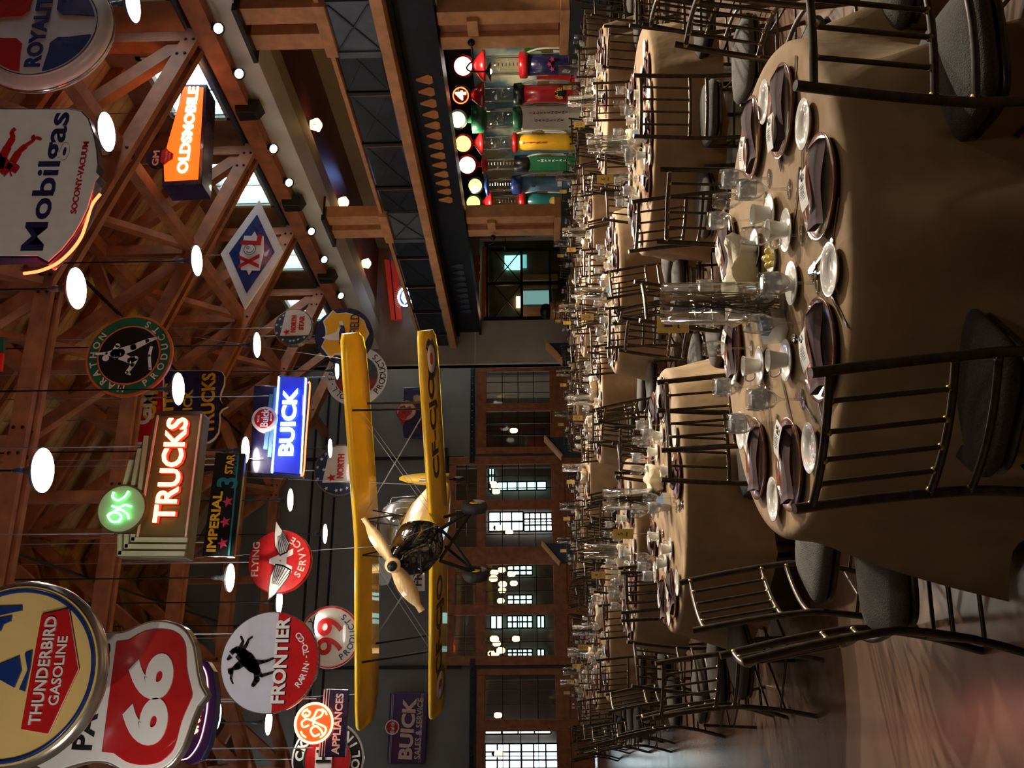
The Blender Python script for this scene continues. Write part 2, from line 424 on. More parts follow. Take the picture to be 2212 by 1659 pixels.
# fascia beam of the gallery and brown slatted gallery ceiling
fa = MB().box((A, 5, 6.67), (A+.75, YG, 7.0)).box((A+.06, 5, 7.0), (A+.75, YG, 7.22))
struct('trim_1', fa, M_FASCIA, 'pale painted fascia beam above the gallery', 'fascia beam')
struct('trim_2', MB().box((A+.75, 5, 6.72), (A+1.35, YG, 6.95)), M_FASCIA2, 'tan soffit band behind the fascia beam', 'soffit')
gs = MB().box((A+.3, -5, 6.95), (17.4, 5, 7.1)).box((A+1.35, 5, 6.85), (17.4, YG, 6.95))
for k in range(60): pass
struct('ceiling_gallery', gs, M_SLAT, 'dark brown slatted ceiling over the gallery', 'ceiling')
struct('trim_3', MB().box((15.2, 5, 6.35), (15.5, YG, 6.86)), M_FASCIA2, 'timber beam at the back of the gallery ceiling', 'beam')
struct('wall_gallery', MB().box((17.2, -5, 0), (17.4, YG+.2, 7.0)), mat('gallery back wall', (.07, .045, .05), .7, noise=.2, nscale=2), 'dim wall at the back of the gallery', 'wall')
pb = MB().bar((A+.0, 5, 7.86), (A+.0, 29, 7.86), .14, .16)
struct('pipe', MB().tube([(XW-.12, 5, 7.78), (XW-.12, 29, 7.78)], .06), M_STEELBLUE, 'dark blue grey pipe under the clerestory windows', 'pipe')
# gallery deck edge
struct('trim_4', MB().box((A, 5, 4.16), (A+.3, YG, 4.37)), M_BEAM2, 'timber edge beam of the gallery deck', 'edge beam')
struct('floor_gallery', MB().box((A+.3, 5, 4.17), (17.2, YG, 4.3)), M_BEAM, 'timber gallery deck', 'gallery floor')
st = MB().box((A+.55, 5, 3.42), (A+.75, YG, 4.17)).box((A+.45, 5, 3.36), (A+.95, YG, 3.44)).box((A+.4, 5, 4.08), (A+.95, YG, 4.165))
struct('steel_beam', st, M_STEEL, 'dark steel beam under the gallery edge', 'steel beam')
# plates for the steel beam's cutouts, nearer row coloured as lit wood
M_LITWOOD = mat('lit wood plate', (.50, .19, .05), .6, noise=.15, nscale=6)
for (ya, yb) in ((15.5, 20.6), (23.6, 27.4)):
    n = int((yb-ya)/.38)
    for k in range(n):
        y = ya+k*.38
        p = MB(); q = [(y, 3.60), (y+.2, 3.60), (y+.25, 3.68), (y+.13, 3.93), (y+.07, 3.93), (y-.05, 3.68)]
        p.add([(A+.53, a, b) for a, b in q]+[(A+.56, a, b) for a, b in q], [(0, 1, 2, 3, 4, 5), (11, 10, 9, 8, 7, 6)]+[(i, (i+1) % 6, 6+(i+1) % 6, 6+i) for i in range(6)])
        o = p.build('beam_cutout', M_LITWOOD if ya < 20 else M_STEELBLUE)
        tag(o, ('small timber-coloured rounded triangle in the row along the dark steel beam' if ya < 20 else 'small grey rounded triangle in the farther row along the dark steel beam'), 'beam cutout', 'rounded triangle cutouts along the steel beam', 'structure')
struct('gallery_underside', MB().box((A+1.0, 5, 3.9), (17.2, YG, 3.96)), M_STEEL, 'dark underside of the gallery above the pumps', 'ceiling')
# piers
def pier(y):
    e = empty('timber_pier', (A+.75, y, 0))
    p = MB()
    for dy in (-.36, .3): p.box((-.2, dy-.17, 1.1), (.16, dy+.17, 3.34))
    p.build('post', M_BEAM2, e, bev=.015)
    MB().box((-.08, -.18, 1.12), (.1, .12, 3.32)).build('web', M_BEAM, e)
    MB().box((-.3, -.62, .925), (.3, .58, 1.1)).build('foot_block', M_BEAM2, e, bev=.015)
    MB().box((-.3, -.4, 2.6), (-.2, .0, 2.8)).build('lamp_block', M_BEAM2, e, bev=.01)
    return e
# a/Y: pier 1 at 36.9+..., pier 2 further
P1Y = at(1100, 63, X=A+.6).y; P2Y = at(1100, 487, X=A+.6).y
lb = ('paired timber pier at the top edge of the photo, nearest gallery support', 'paired timber pier standing past the row of gas pumps')
for yy, L in ((P1Y, lb[0]), (P2Y, lb[1])): tag(pier(yy), L, 'timber pier')
pl = MB().box((A+.5, 5, 0), (A+1.05, P2Y+1.0, .45)).box((A+.4, P1Y-2.5, 0), (A+1.1, P1Y+.75, .92)).box((A+.4, P2Y-.75, 0), (A+1.1, P2Y+1.6, .92))
struct('wall_plinth', pl, mat('dark plinth', (.03, .032, .035), .6, noise=.2, nscale=3), 'dark low wall under the piers', 'low wall')
# upper posts on the gallery
U1 = at(600, 65, X=A).y; U2 = at(800, 492, X=A).y
for yy, L in ((U1, 'twin timber posts with grey base box, nearer pair on the gallery'), (U2, 'twin timber posts with grey base box, farther pair on the gallery')):
    e = empty('gallery_post', (A+.15, yy, 4.36), label=L, cat='gallery post')
    for dy in (-.33, .33):
        MB().box((-.14, dy-.2, .95), (.16, dy+.2, 2.3)).build('post', M_BEAM2, e, bev=.01)
    MB().box((-.22, -.62, .78), (.3, .68, 1.0)).build('head_block', M_BEAM2, e, bev=.01)
    MB().box((-.3, -.68, 2.26), (.35, .68, 2.34)).build('top_plate', M_BLACK, e)
    MB().box((-.12, -.62, -.0), (.22, .62, .78)).box((-.16, .62, 0), (.2, .78, .78)).build('base_box', M_PANEL, e)
    x = MB(); x.bar((-.14, -.55, .04), (-.14, .55, .74), .02, .03); x.bar((-.14, -.55, .74), (-.14, .55, .04), .02, .03); x.build('brace', M_STEELBLUE, e)
# guard rail panels with wood hand rail
r = empty('gallery_railing', (0, 0, 0), label='long gallery guard rail with timber handrail and dark mesh panels', cat='railing')
MB().box((A+.02, 5, 5.24), (A+.16, YG, 5.32)).build('handrail', M_BEAM2, r)
ys = [8.5+1.72*k for k in range(12)]
M_MESH = mat('rail infill', (.014, .019, .028), .35, .3, noise=.5, nscale=2.5)
for k, y in enumerate(ys):
    if y > YG: break
    MB().box((A+.06, y-.04, 4.36), (A+.14, y+.04, 5.26)).build('rail_post', M_BLACK, r)
    MB().box((A+.05, y+.05, 4.38), (A+.06, y+.07, 5.2)).build('rail_trim', M_BEAM, r)
    p = MB().box((A+.09, y+.06, 4.42), (A+.11, y+1.66, 5.2))
    for (a, b) in (((y+.1, 4.45), (y+1.6, 5.17)), ((y+.1, 5.17), (y+1.6, 4.45))): p.bar((A+.08, *a), (A+.08, *b), .008, .01)
    p.build('mesh_panel', M_MESH, r)
# beige end wall and back wall
XE = at(1100, 692, Y=YG).x
struct('wall_end', MB().box((11.0, YG, 0), (XE, YG+.25, 11)).box((XE, YG, 3.45), (17.5, YG+.25, 11)).box((15.6, YG, 0), (17.5, YG+.25, 3.45)).box((12.5, YG+.25, 0), (12.6, YB+6, 3.8)), M_BEIGE, 'beige wall at the end of the gallery', 'wall')
seam = MB().box((11.02, YG-.012, 3.55), (15, YG, 3.58)).box((11.02, YG-.012, 4.75), (11.9, YG, 4.78)).box((11.0, YG-.02, 0), (11.05, YG+.27, 10))
struct('trim_5', seam, M_FASCIA, 'pale corner edge of the beige wall', 'corner trim')
# back wall with door openings (x ranges found from the picture's door edges)
def bx(py): return at(1100, py, Y=YB).x
def bz(px, py=1200): return at(px, py, Y=YB).z
D = {'right': (bx(984), bx(792)), 'mid': (bx(1438), bx(990)), 'left': (bx(1690), bx(1446))}
zt = {'right': bz(1030, 880), 'mid': bz(968, 1200), 'left': bz(1030, 1550)}
zo = bz(1045)
bw = MB(); xs = [XL, D['left'][0]+.3, D['left'][1]-.3, D['mid'][0]+.3, D['mid'][1]-.3, D['right'][0]+.3, D['right'][1]-.3, 12.5]
for i in range(0, 8, 2): bw.box((xs[i], YB, 0), (xs[i+1], YB+.2, 13.4))
for i in range(1, 7, 2): bw.box((xs[i], YB, zt['right']-.1 if i != 3 else zt['mid']-.1), (xs[i+1], YB+.2, 13.4))
struct('wall_back', bw, M_GREYWALL, 'dark grey back wall behind the hanging signs', 'wall')
pp = MB()
for px in (665, 690, 715): pp.box((XL, YB-.06, bz(px)-.03), (11.2, YB, bz(px)+.03))
for py in (785, 988, 1440): pp.box((bx(py)-.05, YB-.07, 4.0), (bx(py)+.05, YB, 11))
struct('trim_6', pp, M_STEEL, 'dark steel rails across the back wall', 'wall rail')
def barn_door(name, x0, x1, ztop, cols, label, top=True):
    e = empty('door_%d' % name, ((x0+x1)/2, YB-.25, 0), label=label, cat='door'); e['kind'] = 'structure'
    W = (x1-x0)/2; fr = MB(); zg0, zg1 = bz(1194), bz(1050); zt0, zt1 = bz(1030), bz(984)
    def X(py): return bx(py)-(x0+x1)/2
    edges = [(X(a), X(b)) for a, b in cols]
    vx = [-W]+[q for ab in edges for q in ab]+[W]
    for i in range(0, len(vx), 2): fr.box((vx[i], 0, .05), (vx[i+1], .12, ztop))
    for a, b in edges:
        fr.box((a, .01, zg1), (b, .11, (zt0 if top else ztop))); fr.box((a, .01, zg0-.42), (b, .11, zg0))
        fr.box((a, .04, .05), (b, .08, zg0-.4))
        if top: fr.box((a, .01, zt1), (b, .11, ztop))
    fr.build('door_frame', M_DOORWOOD, e, bev=.012)
    for a, b in edges:
        for (c, d) in ([(zg0, zg1)]+([(zt0, zt1)] if top else [])):
            big = d-c > 1
            MB().box((a, .05, c), (b, .06, d)).build('pane', M_WGL, e)
            mu = MB(); n = 4 if big else 2; m_ = 3 if big else 2
            for k in range(1, n): mu.box((a, .035, c+(d-c)*k/n-.012), (b, .075, c+(d-c)*k/n+.012))
            for k in range(1, m_): mu.box((a+(b-a)*k/m_-.012, .035, c), (a+(b-a)*k/m_+.012, .075, d))
            mu.build('muntin', M_BLACK, e)
    tr = MB().box((-W-.3, -.04, ztop+.05), (W+.3, .12, ztop+.2))
    for k in range(14): tr.lathe([(.03, 0), (.03, .03)], 6, Matrix.Translation((-W+k*2*W/13, -.05, ztop+.12)) @ Matrix.Rotation(R(90), 4, 'X'))
    tr.build('door_track', M_STEEL, e)
    return e
barn_door(1, *D['left'], zt['left'], [(1660, 1580), (1554, 1459)], 'timber sliding door at the bottom edge with bright glazed panes', False)
barn_door(2, *D['mid'], zt['mid'], [(1418, 1330), (1308, 1222), (1184, 1104), (1083, 1007)], 'tall wide timber sliding doors with four glazed bays behind the plane')
barn_door(3, *D['right'], zt['right'], [(970, 893), (876, 808)], 'timber door with two dim glazed bays beside the beige wall', False)
# room behind the doors
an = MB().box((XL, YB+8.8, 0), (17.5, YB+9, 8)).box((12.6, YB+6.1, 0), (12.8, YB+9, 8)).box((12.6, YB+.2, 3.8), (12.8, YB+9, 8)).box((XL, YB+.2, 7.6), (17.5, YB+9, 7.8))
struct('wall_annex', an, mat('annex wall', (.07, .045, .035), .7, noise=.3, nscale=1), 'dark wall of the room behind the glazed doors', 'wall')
M_DAYWIN = mat('daylit pane', (.3, .4, .4), .5, emit=(.75, .95, 1.0), es=6.0)
M_DAYGRN = mat('daylit garden pane', (.2, .3, .3), .5, emit=(.45, .9, .8), es=3.0)
def annex_window(i, px0, py0, px1, py1, m, nx, nz, Y=YB+8.6):
    a = at(px0, py1, Y=Y); b = at(px1, py0, Y=Y); x0, x1 = sorted((a.x, b.x)); z0, z1 = sorted((a.z, b.z))
    o = MB().box((x0, Y, z0), (x1, Y+.05, z1)).build('window_%d' % i, m); tag(o, 'daylit window seen through the glazed doors', 'window', kind='structure')
    g = MB()
    for k in range(nx+1): g.box((x0+(x1-x0)*k/nx-.03, Y-.05, z0), (x0+(x1-x0)*k/nx+.03, Y, z1))
    for k in range(nz+1): g.box((x0, Y-.05, z0+(z1-z0)*k/nz-.03), (x1, Y, z0+(z1-z0)*k/nz+.03))
    g.build('window_grid', M_BLACK, o)
annex_window(10, 1056, 1106, 1130, 1148, M_DAYWIN, 2, 3); annex_window(11, 1132, 1108, 1192, 1148, M_DAYWIN, 3, 5)
annex_window(12, 1056, 1010, 1068, 1060, M_DAYGRN, 3, 2); annex_window(13, 1075, 1040, 1180, 1060, M_DAYGRN, 1, 5)
annex_window(14, 1096, 1222, 1150, 1243, M_DAYGRN, 2, 4); annex_window(15, 1096, 1285, 1150, 1306, M_DAYGRN, 2, 4)
annex_window(16, 1060, 1330, 1085, 1360, M_DAYGRN, 1, 2); annex_window(17, 1096, 1330, 1150, 1357, M_DAYGRN, 2, 5)
annex_window(18, 1160, 1330, 1176, 1357, M_DAYGRN, 1, 2); annex_window(19, 1096, 1402, 1150, 1418, M_DAYGRN, 2, 5); annex_window(20, 1160, 1402, 1176, 1418, M_DAYGRN, 1, 2)
annex_window(21, 1048, 1606, 1205, 1660, M_DAYWIN, 3, 6); annex_window(22, 1048, 1578, 1190, 1586, M_DAYWIN, 1, 4)
hl = [(1066, 1250), (1068, 1237), (1084, 1231), (1086, 1262), (1085, 1275), (1082, 1298), (1105, 1240), (1110, 1260), (1068, 1380), (1073, 1390), (1062, 1412), (1082, 1405), (1070, 1412),
      (1070, 1050), (1072, 1062), (1066, 1045), (1080, 1140), (1100, 1150), (1105, 863), (1110, 930), (1076, 1545), (1078, 1628), (1115, 1380)]
lo = None
for i, (px, py) in enumerate(hl):
    p = at(px, py, Y=YB+1.5+((i*5) % 13)*.5)
    if lo is None:
        lo = empty('hanging_lantern', p)
        MB().lathe([(.04, -.14), (.09, -.09), (.10, .08), (.05, .14)], 10).build('lantern_glass', M_LANTERN, lo)
        MB().lathe([(.07, .15), (.09, .19), (.01, .24)], 10).tube([(0, 0, .24), (0, 0, 3)], .01, 5).build('lantern_cap', M_BLACK, lo)
        o = lo
    else: o = dup(lo, p)
    tag(o, 'small amber lantern glowing in the room behind the glazed doors', 'lantern', 'amber lanterns seen through the doors')
for i in range(3): light('annex_light', 'POINT', (1.5+i*4, YB+5, 4.5), 25, (1, .6, .3), size=.3)
# glazed screen in the end wall, with a room beyond
def ex(py): return at(1100, py, Y=YG+.1).x
def ez(px, py=620): return at(px, py, Y=YG+.1).z
g = empty('glazed_screen', (0, YG+.1, 0), label='black framed glazed screen with crossed bracing past the second pier', cat='glazed screen')
fr = MB(); X0, X1 = ex(688), ex(540); xm = ex(613)
for z in (1.1, ez(1127), ez(1052)): fr.box((X0, -.04, z-.04), (X1, .04, z+.04))
for x in (X0, xm, X1): fr.box((x-.05, -.04, .3), (x+.05, .04, 3.3))
for (a, b) in ((X0, xm), (xm, X1)):
    fr.bar((a, -.03, ez(1127)), (b, -.03, ez(1065)), .03, .03); fr.bar((a, .03, ez(1065)), (b, .03, ez(1127)), .03, .03)
fr.build('screen_frame', M_BLACK, g)
MB().box((X0, -.01, 1.1), (X1, 0, 3.2)).build('pane', M_WGL, g)
struct('trim_7', MB().box((X0, YG-.15, ez(1046)-.07), (X1, YG-.02, ez(1046)+.06)), M_ORANGE, 'red-orange strip over the glazed screen', 'strip')
for py in (562, 582, 602):
    p = MB(); p.prism([(-.12, -.18), (.12, -.18), (.12, .02), (0, .18), (-.12, .02)], 0, .03)
    o = p.build('strip_ornament', M_ORANGE, loc=(ex(py), YG-.06, ez(1026))); tag(o, 'small orange pointed ornament over the glazed screen', 'ornament', 'orange ornaments over the screen')
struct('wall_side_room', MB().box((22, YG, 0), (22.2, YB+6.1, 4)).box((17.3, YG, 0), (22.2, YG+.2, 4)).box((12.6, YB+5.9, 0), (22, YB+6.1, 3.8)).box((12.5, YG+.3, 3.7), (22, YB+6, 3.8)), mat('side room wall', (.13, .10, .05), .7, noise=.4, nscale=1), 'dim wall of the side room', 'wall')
for i, (px0, py0, px1, py1, c, es_, nm) in enumerate([(1090, 552, 1124, 582, (.3, .95, .8), 2.2, 'teal lit'), (1124, 550, 1138, 578, (.25, .75, .7), .8, 'dim teal'), (1130, 628, 1190, 656, (.35, .7, .65), .5, 'pale teal'), (1115, 640, 1124, 664, (1, .85, .5), 4, 'amber lit')]):
    a = at(px0, py0, Y=YB+5.8); b = at(px1, py1, Y=YB+5.8)
    o = MB().box((min(a.x, b.x), YB+5.8, min(a.z, b.z)), (max(a.x, b.x), YB+5.85, max(a.z, b.z))).build('window_%d' % (30+i), mat(nm+' pane', (.1, .2, .2), .4, emit=c, es=es_))
    tag(o, nm+' window behind the glazed screen', 'window', kind='structure')
a = at(1125, 662, Y=YG+1.5); b = at(1187, 692, Y=YG+1.5)
o = MB().box((b.x-.4, YG+1.5, b.z), (a.x, YG+1.6, a.z)).build('wall_panel', mat('copper glow', (.55, .28, .10), .4, noise=.2, nscale=2, metal=.3)); tag(o, 'copper coloured panel glowing behind the glazed screen', 'wall panel', kind='structure')
light('side_light', 'POINT', (13.3, YG+.9, 2.6), 10, (1, .6, .3), size=.2)
for i, py in enumerate((599, 616)):
    a = at(1128, py-6, Y=YB+5.0); b = at(1205, py+5, Y=YB+5.0); o = MB().box((min(a.x, b.x), YB+5, b.z), (max(a.x, b.x), YB+5.1, a.z)).build('notice_board', mat('ochre board', (.45, .30, .07), .6, noise=.1, nscale=3)); tag(o, 'ochre upright board behind the glazed screen, '+('nearer the pier' if i == 0 else 'nearer the beige wall'), 'board')
light('side_light', 'POINT', (16, YB+2.5, 3.0), 12, (1, .75, .4), size=.2)
# barrel with round dark hat-like lid in front of the end wall
p = at(1200, 672, Y=26.5)
e = empty('wooden_barrel', (p.x, p.y, 0), label='brown banded barrel with black round top near the beige wall', cat='barrel')
MB().lathe([(.26, .3), (.33, .6), (.34, .85), (.28, 1.15)], 16).build('barrel_body', M_BEAM, e)
for z in (.45, 1.02): MB().lathe([(.325, z-.03), (.33, z+.03)], 16).build('hoop', M_BRASS, e)
MB().ball((0, 0, 1.28), .24, 10, (1, 1, .8)).build('round_top', M_BLACK, e); MB().lathe([(.2, 0), (.2, .3)], 12).build('foot', M_BLACK, e)
# pump bay backdrop with painted sky
m = bpy.data.materials.new('sky mural'); m.use_nodes = True; nt = m.node_tree; b = nt.nodes['Principled BSDF']
tc = nt.nodes.new('ShaderNodeTexCoord'); n = nt.nodes.new('ShaderNodeTexNoise'); n.inputs['Scale'].default_value = .8; n.inputs['Detail'].default_value = 6
cr = nt.nodes.new('ShaderNodeValToRGB'); e_ = cr.color_ramp.elements; e_[0].position = .42; e_[0].color = (.10, .24, .32, 1); e_[1].position = .52; e_[1].color = (.62, .60, .42, 1)
nt.links.new(tc.outputs['Object'], n.inputs['Vector']); nt.links.new(n.outputs['Fac'], cr.inputs[0]); nt.links.new(cr.outputs[0], b.inputs['Base Color'])
struct('wall_mural', MB().box((15.6, 8, .3), (15.7, YG, 3.1)), m, 'pale mural wall painted with blue sky and clouds behind the gas pumps', 'mural wall')
struct('floor_platform', MB().box((A+1.1, 8, 0), (15.6, P2Y+1.5, .32)), mat('platform', (.12, .11, .10), .6, noise=.1, nscale=3), 'low platform carrying the gas pumps', 'platform')
for y in (12.8, 15.8, 18.8, 21.5): light('bay_lamp', 'SPOT', (A+1.1, y, 3.3), 200, (1, .85, .62), target=(14, y, 1.2), angle=110, size=.08)
for i, (px, py) in enumerate(((947, 115), (958, 187), (976, 307))):
    p = at(px, py, X=14.0)
    o = MB().ball((0, 0, 0), .05, 10).tube([(0, 0, .04), (0, 0, .3)], .012, 6).build('bay_bulb', M_SPOTG, loc=p); tag(o, 'small round lit bulb in the dark above the pumps', 'bulb', 'bulbs above the gas pumps')

# slanted reading stands in front of the far walls
for i, (px, py, L) in enumerate(((1200, 757, 'beside the beige wall'), (1197, 962, 'in front of the dim glazed doors'), (1192, 1192, 'in front of the tall middle doors'))):
    p = at(px, py, Y=27.2)
    e = empty('reading_stand', (p.x, p.y, 0), label='slant-topped timber and navy reading stand '+L, cat='stand', group='reading stands')
    b = MB(); x0, x1 = -.25, .25; zt_ = p.z+.25
    b.add([(x0, 0, .0), (x1, 0, .0), (x1, 0, zt_), (x0, 0, zt_-.45), (x0, .5, 0), (x1, .5, 0), (x1, .5, zt_), (x0, .5, zt_-.45)], [(0, 1, 2, 3), (5, 4, 7, 6), (1, 5, 6, 2), (4, 0, 3, 7), (3, 2, 6, 7)]); b.build('stand_body', mat('navy board', (.02, .03, .05), .5, noise=.1), e)
    MB().bar((x0-.06, .25, zt_-.48), (x1+.04, .25, zt_+.03), .6, .05).build('slanted_top', M_BEAM2, e)
# ================================================================== hanging signs
def roofz(x): return 13.25-.4573*abs(x-XC)
class Sign:
    def __init__(s, name, label, px, py, Y, cat='sign', hang=2.6, cables=((-.5, .5),)):
        p = at(px, py, Y=Y); p2 = at(px-10, py, Y=Y)
        s.Y = Y; s.q = (p2.z-p.z)/10; s.p = p
        s.e = empty(name, p, label=label, cat=cat)
    def L(s, px, py):
        a = at(px, py, Y=s.Y); return ((a.x-s.p.x)/s.q, (a.z-s.p.z)/s.q)
    def mb(s):
        m = MB(); m.M = Matrix.Scale(s.q, 4); return m
    def part(s, name, m, mt, bev=0): return m.build(name, mt, s.e, bev=bev*s.q)
    def poly(s, name, pts, y0, y1, mt, px=True, bev=0):
        return s.part(name, s.mb().prism([s.L(*p) for p in pts] if px else pts, y0, y1), mt, bev)
    def tx(s, txt, a, b, h, y, mt, name='lettering', d=1.2, bold=.02, m=None):
        """a, b: picture points of the left and right end of the word's middle line"""
        p, q = s.L(*a), s.L(*b)
        w_ = math.hypot(q[0]-p[0], q[1]-p[1]); rot = math.atan2(q[1]-p[1], q[0]-p[0])
        mm = m or s.mb(); mm.text(txt, (p[0]+q[0])/2, (p[1]+q[1])/2, w_, h, y, d, bold, rot)
        return mm if m else s.part(name, mm, mt)
    def cable(s, pts, up=2.5):
        for (x, z) in pts:
            m = s.mb(); top = (roofz(s.p.x+x*s.q)-s.p.z)/s.q; m.tube([(x, 4, z-4), (x, 4, top)], .009/s.q, 5); s.part('cable', m, M_CABLE)
def star(cx, cz, r, n=5, rot=0.0, k=.42):
    return [(cx+(r if i % 2 == 0 else r*k)*math.sin(math.pi*i/n+rot), cz+(r if i % 2 == 0 else r*k)*math.cos(math.pi*i/n+rot)) for i in range(2*n)]
def circ(cx, cz, r, a0, a1, n=24): return [(cx+r*math.cos(R(a0+(a1-a0)*i/n)), cz+r*math.sin(R(a0+(a1-a0)*i/n))) for i in range(n+1)]

# --- Royalite disc
s = Sign('round_sign', 'round white can sign with red and blue quarters lettered ROYALITE', 92, 66, 9.0)
s.part('sign_body', s.mb().lathe([(118, -8), (146, -6), (150, 6), (146, 20), (136, 24)], 56, Matrix.Rotation(R(90), 4, 'X') @ Matrix.Scale(-1, 4, (0, 0, 1))), M_PINKWHITE)
s.part('face', s.mb().disc(0, 0, 124, -11, 4, 56), M_PINKWHITE)
s.part('rim', s.mb().ring(0, 0, 147, 5, 8, 56), M_RIM); s.part('outline', s.mb().ring(0, 0, 121, 1.2, -11, 56), M_BLUE)
for k, mt in ((45, M_RED), (135, M_RED), (225, M_BLUE), (315, M_BLUE)):
    c = (math.cos(R(k)), math.sin(R(k)))
    pts = circ(0, 0, 116, k-33, k+33, 20)
    q = [(x, z) for x, z in pts]
    t = (-c[1], c[0]); apex = (c[0]*50, c[1]*50)
    q += [(apex[0]+c[0]*16+t[0]*24, apex[1]+c[1]*16+t[1]*24), (apex[0]+c[0]*2+t[0]*10, apex[1]+c[1]*2+t[1]*10), (apex[0]+c[0]*2-t[0]*10, apex[1]+c[1]*2-t[1]*10), (apex[0]+c[0]*16-t[0]*24, apex[1]+c[1]*16-t[1]*24)]
    s.part('quarter', s.mb().prism(q, -14, -10), mt)
s.part('lettering', s.mb().text('ROYALITE', 0, 0, 205, 34, -12, 3, .03), M_BLUE); s.cable([(-60, 130), (60, 130)])
# --- Mobilgas shield
s = Sign('shield_sign', 'white shield sign lettered Mobilgas with red winged horse and red neon edge', 110, 395, 8.0)
shield = [s.L(*p) for p in ((-60, 238), (150, 238), (176, 243), (190, 258), (201, 290), (208, 325), (210, 355), (207, 372), (215, 381), (206, 392), (200, 415), (190, 450), (176, 480), (158, 510), (134, 540), (105, 566), (82, 553), (-60, 553))]
def grow(pts, f, c=None):
    cx_, cz_ = c or (sum(p[0] for p in pts)/len(pts), sum(p[1] for p in pts)/len(pts)); return [(cx_+(x-cx_)*f, cz_+(z-cz_)*f) for x, z in pts]
s.part('sign_body', s.mb().prism(grow(shield, 1.03), 0, 30), M_NAVY, 2); s.part('face', s.mb().prism(shield, -3, 1), M_PINKWHITE)
s.tx('Mobilgas', (78, 543), (138, 245), 62, -4, M_NAVY, bold=.018)
s.tx('SOCONY-VACUUM', (160, 463), (188, 308), 13, -4, M_RED)
def curve(pts, n=8):
    out = []
    for i in range(len(pts)-1):
        p0, p1, p2, p3 = pts[max(i-1, 0)], pts[i], pts[i+1], pts[min(i+2, len(pts)-1)]
        for k in range(n):
            t = k/n
            out.append(tuple(.5*((2*p1[j])+(-p0[j]+p2[j])*t+(2*p0[j]-5*p1[j]+4*p2[j]-p3[j])*t*t+(-p0[j]+3*p1[j]-3*p2[j]+p3[j])*t**3) for j in range(len(p1))))
    return out+[tuple(pts[-1])]
h = MB(); h.M = Matrix.Scale(s.q, 4)
for pts, r in (([(2, 368), (10, 340), (20, 318), (30, 300), (28, 288), (36, 280)], [9, 9, 7, 5, 4, 2]), ([(30, 352), (44, 330), (60, 316), (74, 306), (80, 300), (92, 303)], [8, 6, 3.5, 2.5, 3, 1.5]), ([(74, 306), (72, 298), (78, 296)], [2.5, 2.5, 1.2]), ([(-8, 330), (6, 352), (22, 372), (34, 356)], [8, 14, 14, 8])):
    pp_ = curve([s.L(*p) for p in pts], 5); rr = [r[min(i//5, len(r)-1)] for i in range(len(pp_))]
    n = len(pp_)
    for i in range(n-1):
        a, b = pp_[i], pp_[i+1]; d = math.hypot(b[0]-a[0], b[1]-a[1]) or 1; nx, nz = -(b[1]-a[1])/d, (b[0]-a[0])/d
        ra, rb = rr[i], rr[i+1]
        h.prism([(a[0]+nx*ra, a[1]+nz*ra), (b[0]+nx*rb, b[1]+nz*rb), (b[0]-nx*rb, b[1]-nz*rb), (a[0]-nx*ra, a[1]-nz*ra)], -6, -3)
s.part('emblem', h, M_RED)
nt_ = curve([s.L(*p) for p in ((214, 416), (196, 440), (184, 478), (172, 510), (150, 540), (120, 566), (84, 582), (48, 588))], 6)
s.part('neon_tube', s.mb().tube([(x, 6, z) for x, z in nt_], 3.2, 8), N_RED); s.cable([(-80, 120), (80, 120)])
light('mobil_glow', 'POINT', (s.p.x-1.1, s.p.y+.5, s.p.z-.1), 45, (1, .08, .03), size=.3)
# --- Oldsmobile box
s = Sign('neon_box_sign', 'glowing orange box sign lettered OLDSMOBILE with small GM roundel', 405, 290, 15.0)
fc = [(352, 398), (348, 345), (396, 183), (446, 185), (432, 392), (428, 398)]
s.poly('sign_body', [(350, 402), (350, 335), (372, 300), (394, 182), (447, 182), (436, 398)], 0, 60, M_NAVY, bev=1)
s.poly('lit_face', [(356, 392), (354, 345), (366, 300), (398, 188), (440, 190), (428, 388)], -2, 1, N_ORANGE)
s.tx('OLDSMOBILE', (394, 376), (420, 190), 23, -4, N_ORW, bold=.03, d=3)
o = s.mb(); o.disc(*s.L(340, 342), 23, -2, 6); s.part('roundel', o, M_NAVY)
s.tx('GM', (336, 360), (340, 328), 14, -4, M_STRIPE, bold=.03)
o = s.mb(); o.prism([(s.L(362, 340)[0]+x, s.L(362, 340)[1]+z) for x, z in ((-20, 3), (-14, 12), (14, 12), (20, 3), (12, -4), (6, -13), (-6, -13), (-12, -4))], -5, -2); s.part('badge', o, M_RED)
o = s.mb(); a = s.L(364, 340); o.text('HYDRA-MATIC', a[0], a[1]+3, 27, 4.5, -5, 1); o.text('DRIVE', a[0], a[1]-4, 15, 4, -5, 1); s.part('badge_lettering', o, M_STRIPE); s.cable([(-70, 60), (60, 20)])
light('olds_glow', 'POINT', (s.p.x, s.p.y-.8, s.p.z), 12, (1, .2, .02), size=.3)
